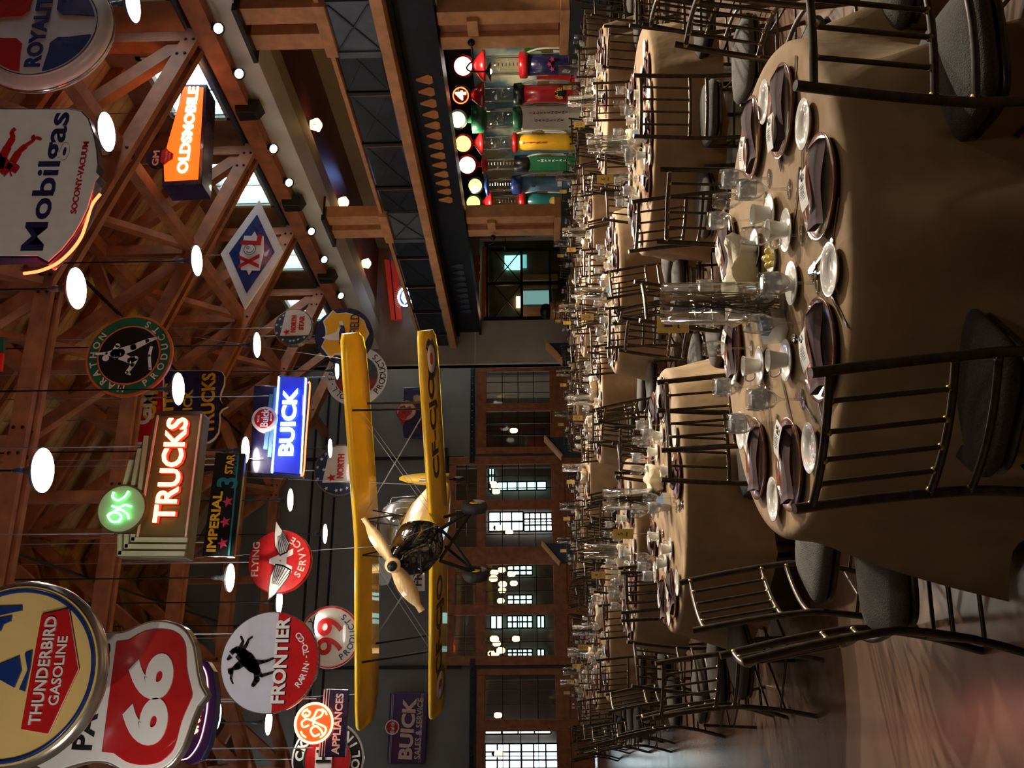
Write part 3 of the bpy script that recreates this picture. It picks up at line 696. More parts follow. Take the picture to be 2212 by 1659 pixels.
# --- XL diamond
s = Sign('diamond_sign', 'white diamond sign with blue inner diamond lettered XL and owl', 545, 548, 17.0)
dm = [(560, 432), (612, 543), (528, 668), (476, 548)]
s.poly('sign_body', dm, 0, 6, M_WHITE, bev=.5)
c = s.L(545, 548); P4 = [s.L(*p) for p in dm]
s.part('blue_diamond', s.mb().prism(grow(P4, .72, c), -2, 1), M_BLUE)
s.part('white_star', s.mb().prism(grow(P4, .40, c), -3, 0).prism([(c[0]+x, c[1]+z) for x, z in ((-42, -20), (-40, 20), (0, 26), (42, 20), (40, -22), (0, -26))], -3.7, 0), M_WHITE)
o = s.mb(); s.tx('X', (538, 582), (540, 552), 44, -4.8, None, m=o, bold=.04); s.tx('L', (542, 531), (546, 508), 44, -4.8, None, m=o, bold=.04); s.part('lettering', o, M_RED)
o = s.mb(); p = s.L(542, 543); o.disc(*p, 12, -9, -6.5); s.part('owl_disc', o, M_WHITE); o = s.mb(); o.ring(*p, 12.5, .8, -9, 24); o.ring(p[0]+4, p[1]+4, 3, .7, -9, 12); o.tube([(p[0]+8*math.cos(R(t)), -9, p[1]+8*math.sin(R(t))) for t in range(120, 300, 20)], .8, 5); s.part('owl_drawing', o, M_NAVY); s.cable([(0, 60)])
# --- Marathon
s = Sign('round_sign', 'weathered round sign lettered MARATHON PRODUCTS with a running figure', 279, 768, 14.0)
s.part('sign_body', s.mb().disc(0, 0, 93, 0, 7, 56), M_ORANGE); s.part('green_band', s.mb().disc(0, 0, 88, -2, 1, 56), M_GREEN)
s.part('inner_rim', s.mb().ring(0, 0, 66, 2, -2, 48), M_ORANGE); s.part('centre', s.mb().disc(0, 0, 65, -3, 1, 48), M_BLK)
o = s.mb(); o.arc('MARATHON', 0, 0, 76, 15, -3, 175, 55); o.arc('PRODUCTS', 0, 0, 77, 15, -3, 215, 335, top=False); s.part('lettering', o, M_STRIPE)
def figure(o, pts, r, y0=-5, y1=-3):
    for i in range(len(pts)-1):
        a, b = pts[i], pts[i+1]; d = math.hypot(b[0]-a[0], b[1]-a[1]) or 1; nx, nz = -(b[1]-a[1])/d, (b[0]-a[0])/d
        o.prism([(a[0]+nx*r[i], a[1]+nz*r[i]), (b[0]+nx*r[i+1], b[1]+nz*r[i+1]), (b[0]-nx*r[i+1], b[1]-nz*r[i+1]), (a[0]-nx*r[i], a[1]-nz*r[i])], y0, y1); o.disc(b[0], b[1], r[i+1], y0, y1, 12)
o = s.mb()
for pts, r in (([(208, 766), (232, 765), (250, 765), (262, 764)], [2, 3, 10, 10]), ([(262, 762), (290, 752), (320, 738), (339, 732)], [9, 7, 4.5, 2.5]), ([(262, 770), (284, 780), (294, 776), (288, 790), (276, 806), (282, 810)], [9, 7, 6, 4.5, 3.5, 2]), ([(250, 758), (256, 748)], [5, 5])):
    figure(o, [s.L(*p) for p in pts], r)
a = s.L(230, 775); o.disc(*a, 7, -5, -3); s.part('runner', o, M_PINKWHITE)
o = s.mb(); figure(o, [s.L(*p) for p in ((329, 750), (324, 770), (326, 798))], [3, 3, 3]); s.part('scroll', o, M_PINKWHITE); s.cable([(-40, 85), (40, 85)])
# --- GM red panel and blue QUICK TRUCKS bracket sign
s = Sign('panel_sign', 'red bordered panel sign lettered GM behind the neon TRUCKS sign', 312, 905, 18.0)
s.poly('sign_body', [(292, 845), (352, 812), (352, 960), (285, 958), (275, 970)], 0, 8, M_PINKWHITE); s.poly('face', [(294, 848), (352, 815), (352, 955), (285, 955), (279, 962)], -2, 1, M_RED)
s.tx('GM', (310, 918), (318, 848), 34, -5, M_PINKWHITE, bold=.03); o = s.mb(); s.tx('GM', (322, 908), (330, 845), 28, -3, None, m=o, bold=.05); s.part('lettering_shade', o, M_YEL); s.cable([(0, 20)])
s = Sign('bracket_sign', "dark blue sign lettered IT'S QUICK TRUCKS in yellow behind the GMC sign", 420, 875, 19.0)
br = [(352, 800), (470, 800), (480, 803), (485, 812), (484, 830), (476, 850), (475, 862), (480, 872), (492, 878), (480, 884), (474, 892), (474, 915), (471, 935), (462, 948), (450, 956), (352, 956)]
s.poly('sign_body', br, 0, 8, M_PINKWHITE); s.part('face', s.mb().prism(grow([s.L(*p) for p in br], .975), -2, 1), M_NAVY)
s.tx("IT'S", (365, 888), (368, 828), 22, -3, M_YEL, bold=.03); s.tx('QUICK', (405, 930), (410, 842), 24, -3, M_YEL, bold=.03); s.tx('TRUCKS', (448, 940), (452, 807), 30, -3, M_YEL, bold=.03); s.cable([(0, 60)])
# --- GMC TRUCKS neon
s = Sign('neon_sign', 'large green stepped sign with red neon TRUCKS and green neon GMC disc', 370, 1050, 12.0)
bodyp = [(333, 900), (338, 890), (346, 888), (436, 888), (440, 895), (409, 1160), (403, 1206), (247, 1201), (262, 1130), (273, 1040), (283, 990), (300, 968), (312, 945), (325, 942)]
s.poly('sign_body', bodyp, 0, 42, M_OLIVE, bev=2); s.poly('end_cap', [(336, 893), (346, 889), (438, 889), (437, 897), (334, 900)], -3, 2, M_CHROME)
fins = [((322, 943), (303, 1055)), ((311, 970), (293, 1050)), ((300, 970), (282, 1050)), ((288, 996), (275, 1050))]
for px_, y0_, y1_ in ((318, 943, 1060), (304, 970, 1050), (286, 995, 1048)):
    s.poly('fin', [(px_-5, y0_), (px_+4, y0_), (px_-11, y1_), (px_-19, y1_)], -6, 0, M_PALEGREEN)
for k in range(3):
    a = 1161+k*15; l = 290-k*14-4
    s.poly('fin', [(l, a), (407-k*3, a+1), (405-k*3, a+11), (l-2, a+10)], -5, 0, M_PALEGREEN); s.poly('fin', [(l-2, 1155), (l+8, 1155), (l+6, a+8), (l-3, a+8)], -5, 0, M_PALEGREEN)
s.poly('stripe', [(340, 898), (344, 898), (300, 1160), (296, 1160)], -4, 0, M_STRIPE); s.poly('stripe', [(434, 895), (438, 895), (404, 1160), (400, 1160)], -4, 0, M_STRIPE)
s.tx('TRUCKS', (356, 1131), (388, 905), 46, -10, N_REDW, 'neon_lettering', d=4, bold=.02)
s.tx('TRUCKS', (358, 1132), (390, 905), 49, -3, mat('red trough', (.8, .02, .01), .4, noise=.05), 'letter_trough', d=2, bold=.045)
o = s.mb(); a = s.L(266, 1101); o.disc(*a, 53, -8, 20, 48); s.part('disc_body', o, M_OLIVE); o = s.mb(); o.disc(*a, 49, -10, -7, 48); s.part('disc_face', o, M_PALEGREEN)
g_ = [[(270, 1122), (258, 1130), (246, 1128), (240, 1116), (250, 1110), (262, 1112), (268, 1120), (262, 1132)], [(238, 1118), (262, 1104), (280, 1112), (284, 1124)], [(248, 1096), (262, 1100), (276, 1094), (290, 1098)], [(252, 1066), (250, 1078), (262, 1084), (276, 1076), (284, 1064)]]
o = s.mb()
for gp in g_: o.tube([(x, -15, z) for x, z in curve([s.L(*p) for p in gp], 5)], 2.6, 6)
s.part('neon_script', o, N_GREEN); s.cable([(-100, 50), (90, 20)])
for dx_ in (.2,): light('trucks_glow', 'POINT', (s.p.x+dx_, s.p.y-.45, s.p.z-.1), 1, (1, .06, .03), size=.15)
light('gmc_glow', 'POINT', (s.p.x-.3, s.p.y-.3, s.p.z+.6), 1.2, (.2, 1, .3), size=.1)
# --- Imperial 3 Star
s = Sign('panel_sign', 'long black sign lettered IMPERIAL 3 STAR GASOLINE with three pink stars', 482, 1090, 15.0)
s.poly('sign_body', [(466, 977), (530, 979), (505, 1203), (436, 1203)], 0, 14, M_BLK, bev=1)
s.tx('IMPERIAL', (456, 1192), (472, 1062), 20, -2, M_YEL, bold=.03); s.tx('STAR', (494, 1024), (500, 982), 18, -2, M_YEL, bold=.03)
s.tx('3', (490, 1054), (494, 1032), 46, -2, M_TEAL, bold=.03); s.tx('GASOLINE', (508, 1026), (513, 982), 8, -2, M_TEAL); s.poly('stripe', [(514, 985), (517, 985), (497, 1200), (493, 1200)], -3, 0, M_TEAL)
M_STARP = mat('pink star', (.62, .05, .10), .4, noise=.05)
for p in ((482, 1174), (487, 1128), (493, 1084)):
    o = s.mb(); o.prism(star(*s.L(*p), 12), -4, 0); s.part('star', o, M_STARP)
s.cable([(-80, 30), (90, 30)])
# --- Buick neon
s = Sign('neon_sign', 'blue stepped neon sign lettered BUICK with red neon lower edge', 630, 920, 16.0)
s.poly('backing', [(545, 828), (605, 830), (600, 1022), (536, 1018)], 12, 40, M_NAVY, bev=1)
s.poly('sign_body', [(603, 810), (666, 815), (660, 912), (650, 1028), (584, 1022), (594, 915)], 0, 30, M_BLUE, bev=1)
s.poly('lit_face', [(612, 815), (655, 818), (644, 1024), (592, 1020)], -3, 1, N_BLUED)
s.tx('BUICK', (619, 986), (630, 842), 32, -8, N_BLUE, 'neon_lettering', d=4, bold=.03)
for x_ in ((603, 815, 588, 1022), (661, 818, 650, 1024)): s.poly('stripe', [(x_[0]-1, x_[1]), (x_[0]+1.5, x_[1]), (x_[2]+1.5, x_[3]), (x_[2]-1, x_[3])], -5, 0, N_BLUE)
o = s.mb(); o.tube([(x, -2, z) for x, z in curve([s.L(*p) for p in ((666, 828), (670, 836), (662, 940), (657, 1018), (650, 1028))], 4)], 1.6, 6); s.part('neon_tube', o, N_RED)
for k, (a0, a1) in enumerate(((838, 988), (852, 970))): s.poly('fin', [(592-k*9, a0), (600-k*8, a0), (586-k*8, a1), (578-k*9, a1)], -2, 8, mat('steel blue fin', (.08, .16, .30), .4, noise=.1))
a = s.L(574, 908); o = s.mb(); o.disc(*a, 27, -12, 8, 40); s.part('roundel', o, M_PINKWHITE); o = s.mb(); o.disc(*a, 21, -14, -11, 40); s.part('roundel_face', o, M_RED)
o = s.mb(); s.tx('Buick', (574, 926), (578, 888), 17, -15, None, m=o, bold=.02); s.part('roundel_lettering', o, M_PINKWHITE); s.tx('VALVE', (562, 916), (563, 902), 4, -15, M_PINKWHITE, 'small_lettering'); s.tx('IN HEAD', (589, 914), (590, 897), 4, -15, M_PINKWHITE, 'small_lettering'); s.cable([(-70, 60), (70, 60)])
light('buick_glow', 'POINT', (s.p.x, s.p.y-.6, s.p.z), 7, (.15, .35, 1), size=.2)
# --- Flying A
s = Sign('round_sign', 'red disc sign lettered FLYING A SERVICE with a white winged letter', 605, 1213, 17.0)
s.part('sign_body', s.mb().lathe([(60, -3), (68, 0), (68, 10)], 48, Matrix.Rotation(R(90), 4, 'X') @ Matrix.Scale(-1, 4, (0, 0, 1))).disc(0, 0, 66, -5, 4, 48), M_RED)
for wp in ([(598, 1128), (607, 1142), (617, 1156), (626, 1174), (621, 1192), (606, 1199), (596, 1180), (595, 1155)], [(582, 1294), (583, 1270), (587, 1244), (597, 1222), (612, 1224), (629, 1234), (621, 1250), (606, 1270), (596, 1282)]):
    s.part('wing_outline', s.mb().prism(grow([s.L(*p) for p in wp], 1.1), -5.6, -2), M_BLK); s.poly('wing', wp, -6, -2, M_PINKWHITE)
    o = s.mb(); a = s.L(*wp[0]); ins = [wp[3], wp[4], wp[5]] if wp[0][1] < 1200 else [wp[3], wp[4], wp[5]]
    for k in range(7):
        t = k/6*2; q0, q1 = s.L(*ins[int(min(t, 1.99))]), s.L(*ins[int(min(t, 1.99))+1]); f_ = t-int(min(t, 1.99))
        b = (q0[0]+(q1[0]-q0[0])*f_, q0[1]+(q1[1]-q0[1])*f_); c = (a[0]*.55+b[0]*.45, a[1]*.55+b[1]*.45)
        o.bar((c[0], -6.5, c[1]), (b[0], -6.5, b[1]), 1.1, 1.1)
    s.part('feather', o, M_BLK)
s.tx('A', (606, 1238), (610, 1186), 50, -5, M_PINKWHITE, bold=.05)
s.tx('FLYING', (551, 1246), (556, 1172), 15, -6, M_STRIPE, bold=.02); o = s.mb(); o.arc('SERVICE', 0, 0, 50, 15, -6, 235, 330, top=False); s.part('lettering', o, M_STRIPE); s.cable([(0, 60)])
# --- Frontier
s = Sign('round_sign', 'round sign with black rearing horse and rider, lettered FRONTIER on red', 583, 1430, 12.0)
s.part('sign_body', s.mb().disc(0, 0, 106, 0, 12, 64), M_RIM); s.part('face', s.mb().disc(0, 0, 104, -2, 1, 64), mat('pale blue enamel', (.58, .62, .74), .3, noise=.04, coat=.3))
zc = -12
s.part('red_half', s.mb().prism([(104*math.cos(R(a)), 104*math.sin(R(a))) for a in range(187, 355, 4)]+[(103.4, -12.6)], -4, 0), M_RED)
s.tx('FRONTIER', (600, 1520), (614, 1334), 30, -6, M_WHITE, bold=.035); s.tx('FRONTIER', (602, 1521), (616, 1336), 31, -4.5, M_BLK, 'letter_shadow', bold=.04)
o = s.mb(); o.arc("RARIN'-TO-GO", 0, 0, 80, 13, -5, 235, 312, top=False, bold=.02); s.part('lettering', o, M_WHITE)
o = s.mb()
for pts, r in (([(500, 1412), (506, 1406), (514, 1404), (526, 1412)], [5, 5, 7, 10]), ([(518, 1410), (535, 1425), (548, 1440), (556, 1450)], [12, 15, 13, 8]), ([(500, 1418), (494, 1424)], [5, 3]),
               ([(520, 1400), (526, 1386), (522, 1376)], [4, 2.5, 2]), ([(526, 1404), (534, 1392), (538, 1382), (546, 1376)], [4, 3, 2, 1.5]), ([(550, 1432), (568, 1430), (578, 1428), (592, 1422)], [7, 3.5, 2.5, 2]),
               ([(552, 1448), (566, 1460), (580, 1456), (592, 1452)], [7, 3.5, 2.5, 2]), ([(552, 1452), (556, 1468), (548, 1480)], [3, 6, 4]), ([(524, 1432), (514, 1440), (503, 1446)], [8, 7, 3]), ([(502, 1450), (500, 1466), (504, 1476)], [3.5, 2, 1.5]), ([(498, 1444), (499, 1452)], [5, 5])):
    figure(o, [s.L(*p) for p in pts], r, -5, -1)
s.part('horse_and_rider', o, M_MATTE); s.cable([(-80, 70), (60, 90)])
# --- 99 Products
s = Sign('round_sign', 'white round sign with red rim lettered 99 PRODUCTS behind the plane wing', 712, 1376, 22.0)
s.part('sign_body', s.mb().disc(0, 0, 66, 0, 6, 48), M_WHITE); s.part('rim', s.mb().ring(0, 0, 63, 2, -1, 48), M_RED)
s.tx('99', (711, 1415), (713, 1335), 56, -2, M_RED, bold=.015); o = s.mb(); o.arc('PRODUCTS', 0, 0, 50, 13, -2, 215, 325, top=False); s.part('lettering', o, M_BLUE); o = s.mb(); o.arc('Y', 0, 0, 52, 12, -2, 52, 52); s.part('upper_lettering', o, M_BLUE); s.cable([(0, 60)])
# --- GE Appliances
s = Sign('neon_sign', 'glowing red GE roundel above a navy panel lettered APPLIANCES', 705, 1562, 14.0)
s.poly('sign_body', [(700, 1488), (753, 1490), (745, 1636), (688, 1635)], 0, 14, M_NAVY, bev=1)
for k in range(3): s.poly('stripe', [(700+k*6, 1489), (703+k*6-k, 1489), (691+k*6-k, 1634), (688+k*6, 1634)], -2, 0, M_WHITE if k else M_FASCIA)
s.tx('APPLIANCES', (724, 1630), (735, 1498), 17, -2, M_WHITE, bold=.03)
a = s.L(680, 1562); o = s.mb(); o.disc(*a, 41, -6, 6, 48); s.part('roundel', o, mat('hot orange', (.9, .12, .03), .4, emit=(1, .045, .008), es=1.3)); o = s.mb(); o.ring(*a, 40, 2.6, -9, 48); s.part('neon_ring', o, N_REDW)
o = s.mb()
for gp in ([(-22, -14), (-26, -2), (-14, 6), (-6, -4), (-14, -16), (-24, -22), (-10, -26), (0, -6), (8, 14), (2, 26), (-8, 22), (-4, 10)], [(-4, 2), (8, -2), (14, -14), (24, -18), (26, -6), (14, 0), (6, 8)], [(10, 18), (18, 26), (26, 20), (22, 10), (14, 14), (18, 20)]):
    o.tube([(a[0]+x, -9, a[1]+z) for x, z in curve(gp, 5)], 2.2, 6)
for k in range(4): o.tube([(a[0]+33*math.cos(R(45+90*k+t)), -9, a[1]+(33-abs(t)*.15)*math.sin(R(45+90*k+t))) for t in (-16, -8, 0, 8, 16)], 1.8, 6)
s.part('neon_monogram', o, N_REDW); s.cable([(-50, 30), (50, 30)])
light('ge_glow', 'POINT', (s.p.x, s.p.y-.5, s.p.z+.2), 6, (1, .12, .04), size=.15)
# --- GASOLINE disc behind GE
s = Sign('round_sign', 'green and white ringed round sign lettered GASOLINE with red centre, partly hidden', 708, 1640, 19.0)
s.part('sign_body', s.mb().disc(0, 0, 78, 0, 8, 56), M_WHITE); s.part('green_band', s.mb().disc(0, 0, 74, -2, 1, 56), M_BLK); s.part('centre', s.mb().disc(0, 0, 50, -4, 0, 48), M_RED); s.part('inner_ring', s.mb().ring(0, 0, 51, 1.5, -4, 48), M_GREEN)
o = s.mb(); o.arc('GASOLINE', 0, 0, 61, 19, -3, 205, 335, top=False, bold=.03); s.part('lettering', o, M_WHITE); o = s.mb(); o.arc('CK', 0, 0, 61, 20, -3, 84, 62, bold=.04); s.part('upper_lettering', o, M_WHITE)
o = s.mb(); a = s.L(700, 1640); o.box((a[0]-50, -6, a[1]-18), (a[0]+24, -4, a[1]+18)); s.part('white_band', o, M_WHITE); o = s.mb(); o.text('H', a[0]+6, a[1], 26, 32, -7, 1, .02); s.part('band_lettering', o, M_BLK); s.cable([(0, 70)])
# --- Buick sales and service (on the back wall)
s = Sign('wall_sign', 'purple and red panel lettered BUICK SALES & SERVICE on the back wall', 880, 1572, 29.7)
s.poly('sign_body', [(842, 1496), (925, 1496), (918, 1650), (836, 1650)], 0, 10, mat('purple enamel', (.10, .02, .06), .3, noise=.9, nscale=1.5, col2=(.05, .03, .16)), bev=3)
for p in (847, 850, 911, 914): s.poly('stripe', [(p, 1498), (p+1, 1498), (p-6, 1648), (p-7, 1648)], -2, 0, mat('grey blue line', (.35, .42, .55), .4, noise=.05))
s.tx('BUICK', (875, 1640), (886, 1508), 30, -2, M_STRIPE, bold=.04); s.tx('SALES & SERVICE', (901, 1640), (909, 1508), 13, -2, M_STRIPE, bold=.02)
a = s.L(848, 1571); o = s.mb(); o.disc(*a, 16, -4, 4, 32); s.part('roundel', o, M_RED); o = s.mb(); o.ring(*a, 14, 1.3, -5, 28); o.text('Buick', a[0], a[1], 24, 9, -5, 1); s.part('roundel_lettering', o, M_PINKWHITE)
# --- Thunderbird
s = Sign('round_sign', 'big cream yellow disc sign lettered THUNDERBIRD GASOLINE at the photo edge', 30, 1456, 6.4)
s.part('sign_body', s.mb().lathe([(180, -6), (194, 0), (197, 12), (192, 30)], 72, Matrix.Rotation(R(90), 4, 'X') @ Matrix.Scale(-1, 4, (0, 0, 1))), M_RIM)
s.part('face', s.mb().disc(0, 0, 183, -9, 6, 72), M_CREAMY); s.part('blue_ring', s.mb().ring(0, 0, 174, 5, -10, 64), M_BLUE)
s.part('red_panel', s.mb().prism([s.L(*p) for p in ((98, 1330), (155, 1317), (176, 1447), (112, 1585), (54, 1575))], -18, -6), M_RED, 1)
o = s.mb(); o.tube([(x, -14, z) for x, z in [s.L(*p) for p in ((98, 1330), (155, 1317), (176, 1447), (112, 1585), (54, 1575))]], 1.6, 6, closed=True); s.part('panel_outline', o, M_STRIPE)
s.tx('THUNDERBIRD', (84, 1566), (122, 1334), 25, -20, M_PINKWHITE, bold=.02, d=4); s.tx('GASOLINE', (124, 1524), (146, 1376), 22, -20, M_PINKWHITE, bold=.02)
for pts in ([(-6, 1312), (54, 1310), (54, 1320), (0, 1332)], [(-2, 1338), (32, 1332), (30, 1343), (14, 1350), (8, 1364), (-6, 1366)], [(0, 1438), (48, 1418), (53, 1448), (37, 1486), (0, 1465)], [(60, 1412), (76, 1406), (72, 1440), (60, 1494), (48, 1490), (66, 1448)], [(-5, 1590), (5, 1588), (4, 1598), (-4, 1602)]):
    s.poly('blue_feather', pts, -14, -7, M_BLUE, bev=.5)
s.cable([(-90, 170), (90, 170)])
# --- Pacific 66
s = Sign('shield_sign', 'red and white shield sign lettered PACIFIC 66 below the yellow disc', 300, 1500, 7.4)
pts = [(118, 1500), (116, 1430), (118, 1364), (158, 1347), (190, 1358), (215, 1365), (240, 1369), (272, 1366), (305, 1352), (340, 1344), (372, 1348), (398, 1362), (415, 1390), (422, 1425), (426, 1455), (432, 1480), (444, 1502)]
L0 = [s.L(*p) for p in pts]; ax = L0[-1][0]
L0 = L0[:3]+curve(L0[3:16], 4)+L0[16:]; full = L0+[(2*ax-x, z) for x, z in L0[::-1][1:-1]]
s.part('sign_body', s.mb().prism(grow(full, 1.03), 0, 36), M_RIM, 3); s.part('face', s.mb().prism(full, -4, 1), M_WHITE, 2)
rp = [(254, 1387), (280, 1384), (312, 1366), (345, 1360), (376, 1364), (395, 1378), (404, 1400), (406, 1440), (410, 1465), (418, 1498)]
L1 = curve([s.L(*p) for p in rp[1:9]], 4); L1 = [s.L(*rp[0])]+L1+[s.L(*rp[9])]; s.part('red_panel', s.mb().prism(L1+[(2*ax-x, z) for x, z in L1[::-1]], -8, -3), M_RED, 1)
s.tx('66', (310, 1610), (336, 1412), 98, -9, M_WHITE, bold=.05, d=6); s.tx('PACIFIC', (178, 1620), (222, 1390), 44, -5, M_BLK, bold=.03); s.cable([(-100, 110), (100, 110)])
# --- purple sign under the shield
s = Sign('neon_box_sign', 'dark purple rounded sign with pink neon line and glowing red lettering', 440, 1530, 9.0)
pz = [(420, 1425), (448, 1428), (462, 1450), (469, 1495), (466, 1550), (452, 1610), (436, 1642), (415, 1652), (388, 1640), (370, 1620), (372, 1450)]
s.poly('sign_body', pz, 0, 30, M_NAVY, bev=2); s.poly('rim', [(p[0]-3, p[1]) for p in pz], -3, 1, mat('purple face', (.03, .006, .05), .25, noise=.1, coat=.6))
o = s.mb(); o.tube([(x, -6, z) for x, z in curve([s.L(*p) for p in ((432, 1430), (446, 1452), (451, 1490), (448, 1540), (434, 1600), (410, 1636), (386, 1641))], 5)], 1.4, 6); s.part('neon_tube', o, N_PINK)
o = s.mb()
for gp in ([(420, 1584), (428, 1578), (418, 1572), (430, 1570)], [(424, 1562), (432, 1556), (424, 1550), (434, 1546)], [(430, 1538), (438, 1532), (434, 1524)], [(438, 1478), (442, 1474), (438, 1470)]): o.tube([(x, -6, z) for x, z in curve([s.L(*p) for p in gp], 4)], 2.6, 6)
s.part('neon_script', o, N_REDW); s.cable([(0, 60)])
# --- North Star small and large
def north_star(name_label, px, py, Y, r):
    s = Sign('round_sign', name_label, px, py, Y)
    s.part('sign_body', s.mb().disc(0, 0, r, 0, r*.35, 48), M_RIM); s.part('face', s.mb().disc(0, 0, r*.95, -1.5, 1, 48), mat('north blue', (.02, .045, .11), .3, noise=.1, coat=.3))
    f = r/57.; W = [(-.58*r, .28*r)]
    s.part('white_wedge', s.mb().prism([(-.62*r, .66*r), (-.62*r, -.93*r*.0+.62*r)]+[] + [(-.60*r, .68*r)] if False else [(-.50*r, .64*r)]+circ(0, 0, .93*r, 28, -122, 30), -3, 0), M_PINKWHITE)
    o = s.mb(); o.text('NORTH', .13*r, -.02*r, .95*r, .26*r, -3.5, 1, .04); o.text('STAR', .18*r, -.42*r, .8*r, .26*r, -3.5, 1, .04); s.part('lettering', o, M_RED)
    o = s.mb(); o.prism(star(-.32*r, .30*r, .17*r), -5, -3); s.part('red_star', o, M_RED)
    for i, (x, z) in enumerate(((-.72, -.3), (-.8, .1), (-.6, -.6), (-.72, .48), (-.35, .82), (.1, .86), (.42, .72), (.0, .62), (.62, .56), (-.78, -.08))):
        o = s.mb(); o.prism(star(x*r, z*r, .075*r), -3, 0); s.part('small_star', o, M_PINKWHITE)
    s.cable([(0, r*.95)])
north_star('small round blue and white NORTH STAR sign near the high windows', 634, 706, 20.0, 42)
north_star('large round blue and white NORTH STAR sign above the plane', 735, 1015, 23.5, 57)
# --- Richfield
s = Sign('round_sign', 'navy disc with yellow shield lettered RICHFIELD and an eagle', 742, 722, 20.5)
s.part('sign_body', s.mb().disc(0, 0, 62, 0, 20, 56), M_NAVY)
rf = [(0, -56), (-14, -50), (-30, -44), (-42, -30), (-50, -4), (-48, 16), (-56, 26), (-40, 38), (-30, 46), (-14, 40), (0, 38)]
rf = rf+[(-x, z) for x, z in rf[::-1][1:-1]]
s.part('shield_edge', s.mb().prism(grow(rf, 1.0, (0, 0)), -3, 1), M_WHITE); s.part('shield', s.mb().prism(grow(rf, .93, (0, -2)), -5, -1), mat('bright yellow', (.85, .42, .01), .3, noise=.04, coat=.3))
s.part('lettering', s.mb().text('RICHFIELD', 0, -24, 88, 20, -6, 1, .01), M_NAVY)
o = s.mb(); o.prism([(-16, 4), (4, 4), (14, 10), (2, 14), (-4, 30), (-10, 44), (-16, 28)], -8, -5); s.part('eagle_wing', o, M_PINKWHITE)
o = s.mb(); o.prism([(-24, -4), (-18, 6), (0, 8), (12, 4), (18, 8), (16, -2), (2, -6), (-14, -8)], -9, -5); o.prism([(-34, 0), (-22, 8), (-20, -4), (-32, -8)], -8, -5); s.part('eagle_body', o, M_NAVY)
o = s.mb(); o.prism([(16, 8), (26, 9), (28, 3), (18, -1)], -9, -5); s.part('eagle_head', o, M_WHITE); s.cable([(0, 60)])
# --- McColl-Frontenac
s = Sign('round_sign', 'white ringed round sign lettered McCOLL-FRONTENAC PRODUCTS behind the yellow disc', 770, 812, 25.0)
s.part('sign_body', s.mb().disc(0, 0, 67, 0, 6, 56), M_WHITE); s.part('centre', s.mb().disc(0, 0, 46, -2, 1, 48), mat('slate enamel', (.05, .06, .07), .35, noise=.1))
s.part('red_field', s.mb().prism([(46*math.cos(R(a)), 46*math.sin(R(a))) for a in range(100, 261, 5)], -4, 0), mat('dull red', (.22, .02, .02), .4, noise=.2, nscale=3))
o = s.mb(); o.prism(star(2, 4, 34, 9, .3, .6), -6, -3); s.part('red_burst', o, M_RED)
o = s.mb(); o.arc('McCOLL-FRONTENAC', 0, 0, 54, 12, -1, 190, -10, bold=.01); o.arc('PRODUCTS', 0, 0, 57, 13, -1, 232, 318, top=False, bold=.01); s.part('lettering', o, M_BLK); s.cable([(0, 60)])
# --- Indian-head style service sign, generic profile
s = Sign('wall_sign', 'dark rounded sign with a red and white profile roundel on the back wall', 895, 890, 29.7)
s.poly('sign_body', [(872, 836), (942, 832), (944, 925), (925, 948), (872, 945), (870, 930)], 0, 8, M_NAVY, bev=3)
a = s.L(878, 888); o = s.mb(); o.disc(*a, 22, -3, 4, 36); s.part('roundel', o, M_WHITE); o = s.mb(); o.ring(*a, 21, 1.3, -4, 32); s.part('roundel_rim', o, M_RED)
o = s.mb(); o.prism([(a[0]+x, a[1]+z) for x, z in ((-36, 6), (-20, 14), (-8, 18), (8, 14), (12, 4), (6, 0), (10, -8), (2, -14), (-8, -10), (-14, -2))], -5, -2); s.part('red_profile', o, M_RED)
s.tx('SERVICE', (934, 925), (936, 842), 8, -2, M_GREEN)
# --- white FR sign behind the plane
s = Sign('wall_sign', 'white cut-out sign starting FR half hidden behind the plane', 880, 1230, 29.0)
s.poly('sign_body', [(805, 1190), (802, 1225), (808, 1255), (822, 1264), (838, 1262), (848, 1240), (862, 1240), (876, 1256), (886, 1258), (888, 1276), (918, 1276), (918, 1100), (812, 1105)], 0, 8, M_WHITE, bev=1)
s.tx('FR', (902, 1266), (903, 1236), 18, -2, M_BLK, bold=.03)
# --- green and red corner piece at the photo edge
s = Sign('panel_sign', 'sliver of a green and red sign at the very edge by the roof', -25, 770, 10.0)
s.poly('sign_body', [(8, 728), (6, 760), (-60, 760), (-60, 728)], 0, 10, M_GREEN); s.poly('lower_panel', [(6, 762), (2, 800), (-60, 800), (-60, 762)], 0, 8, M_RED); s.cable([(0, 10)])
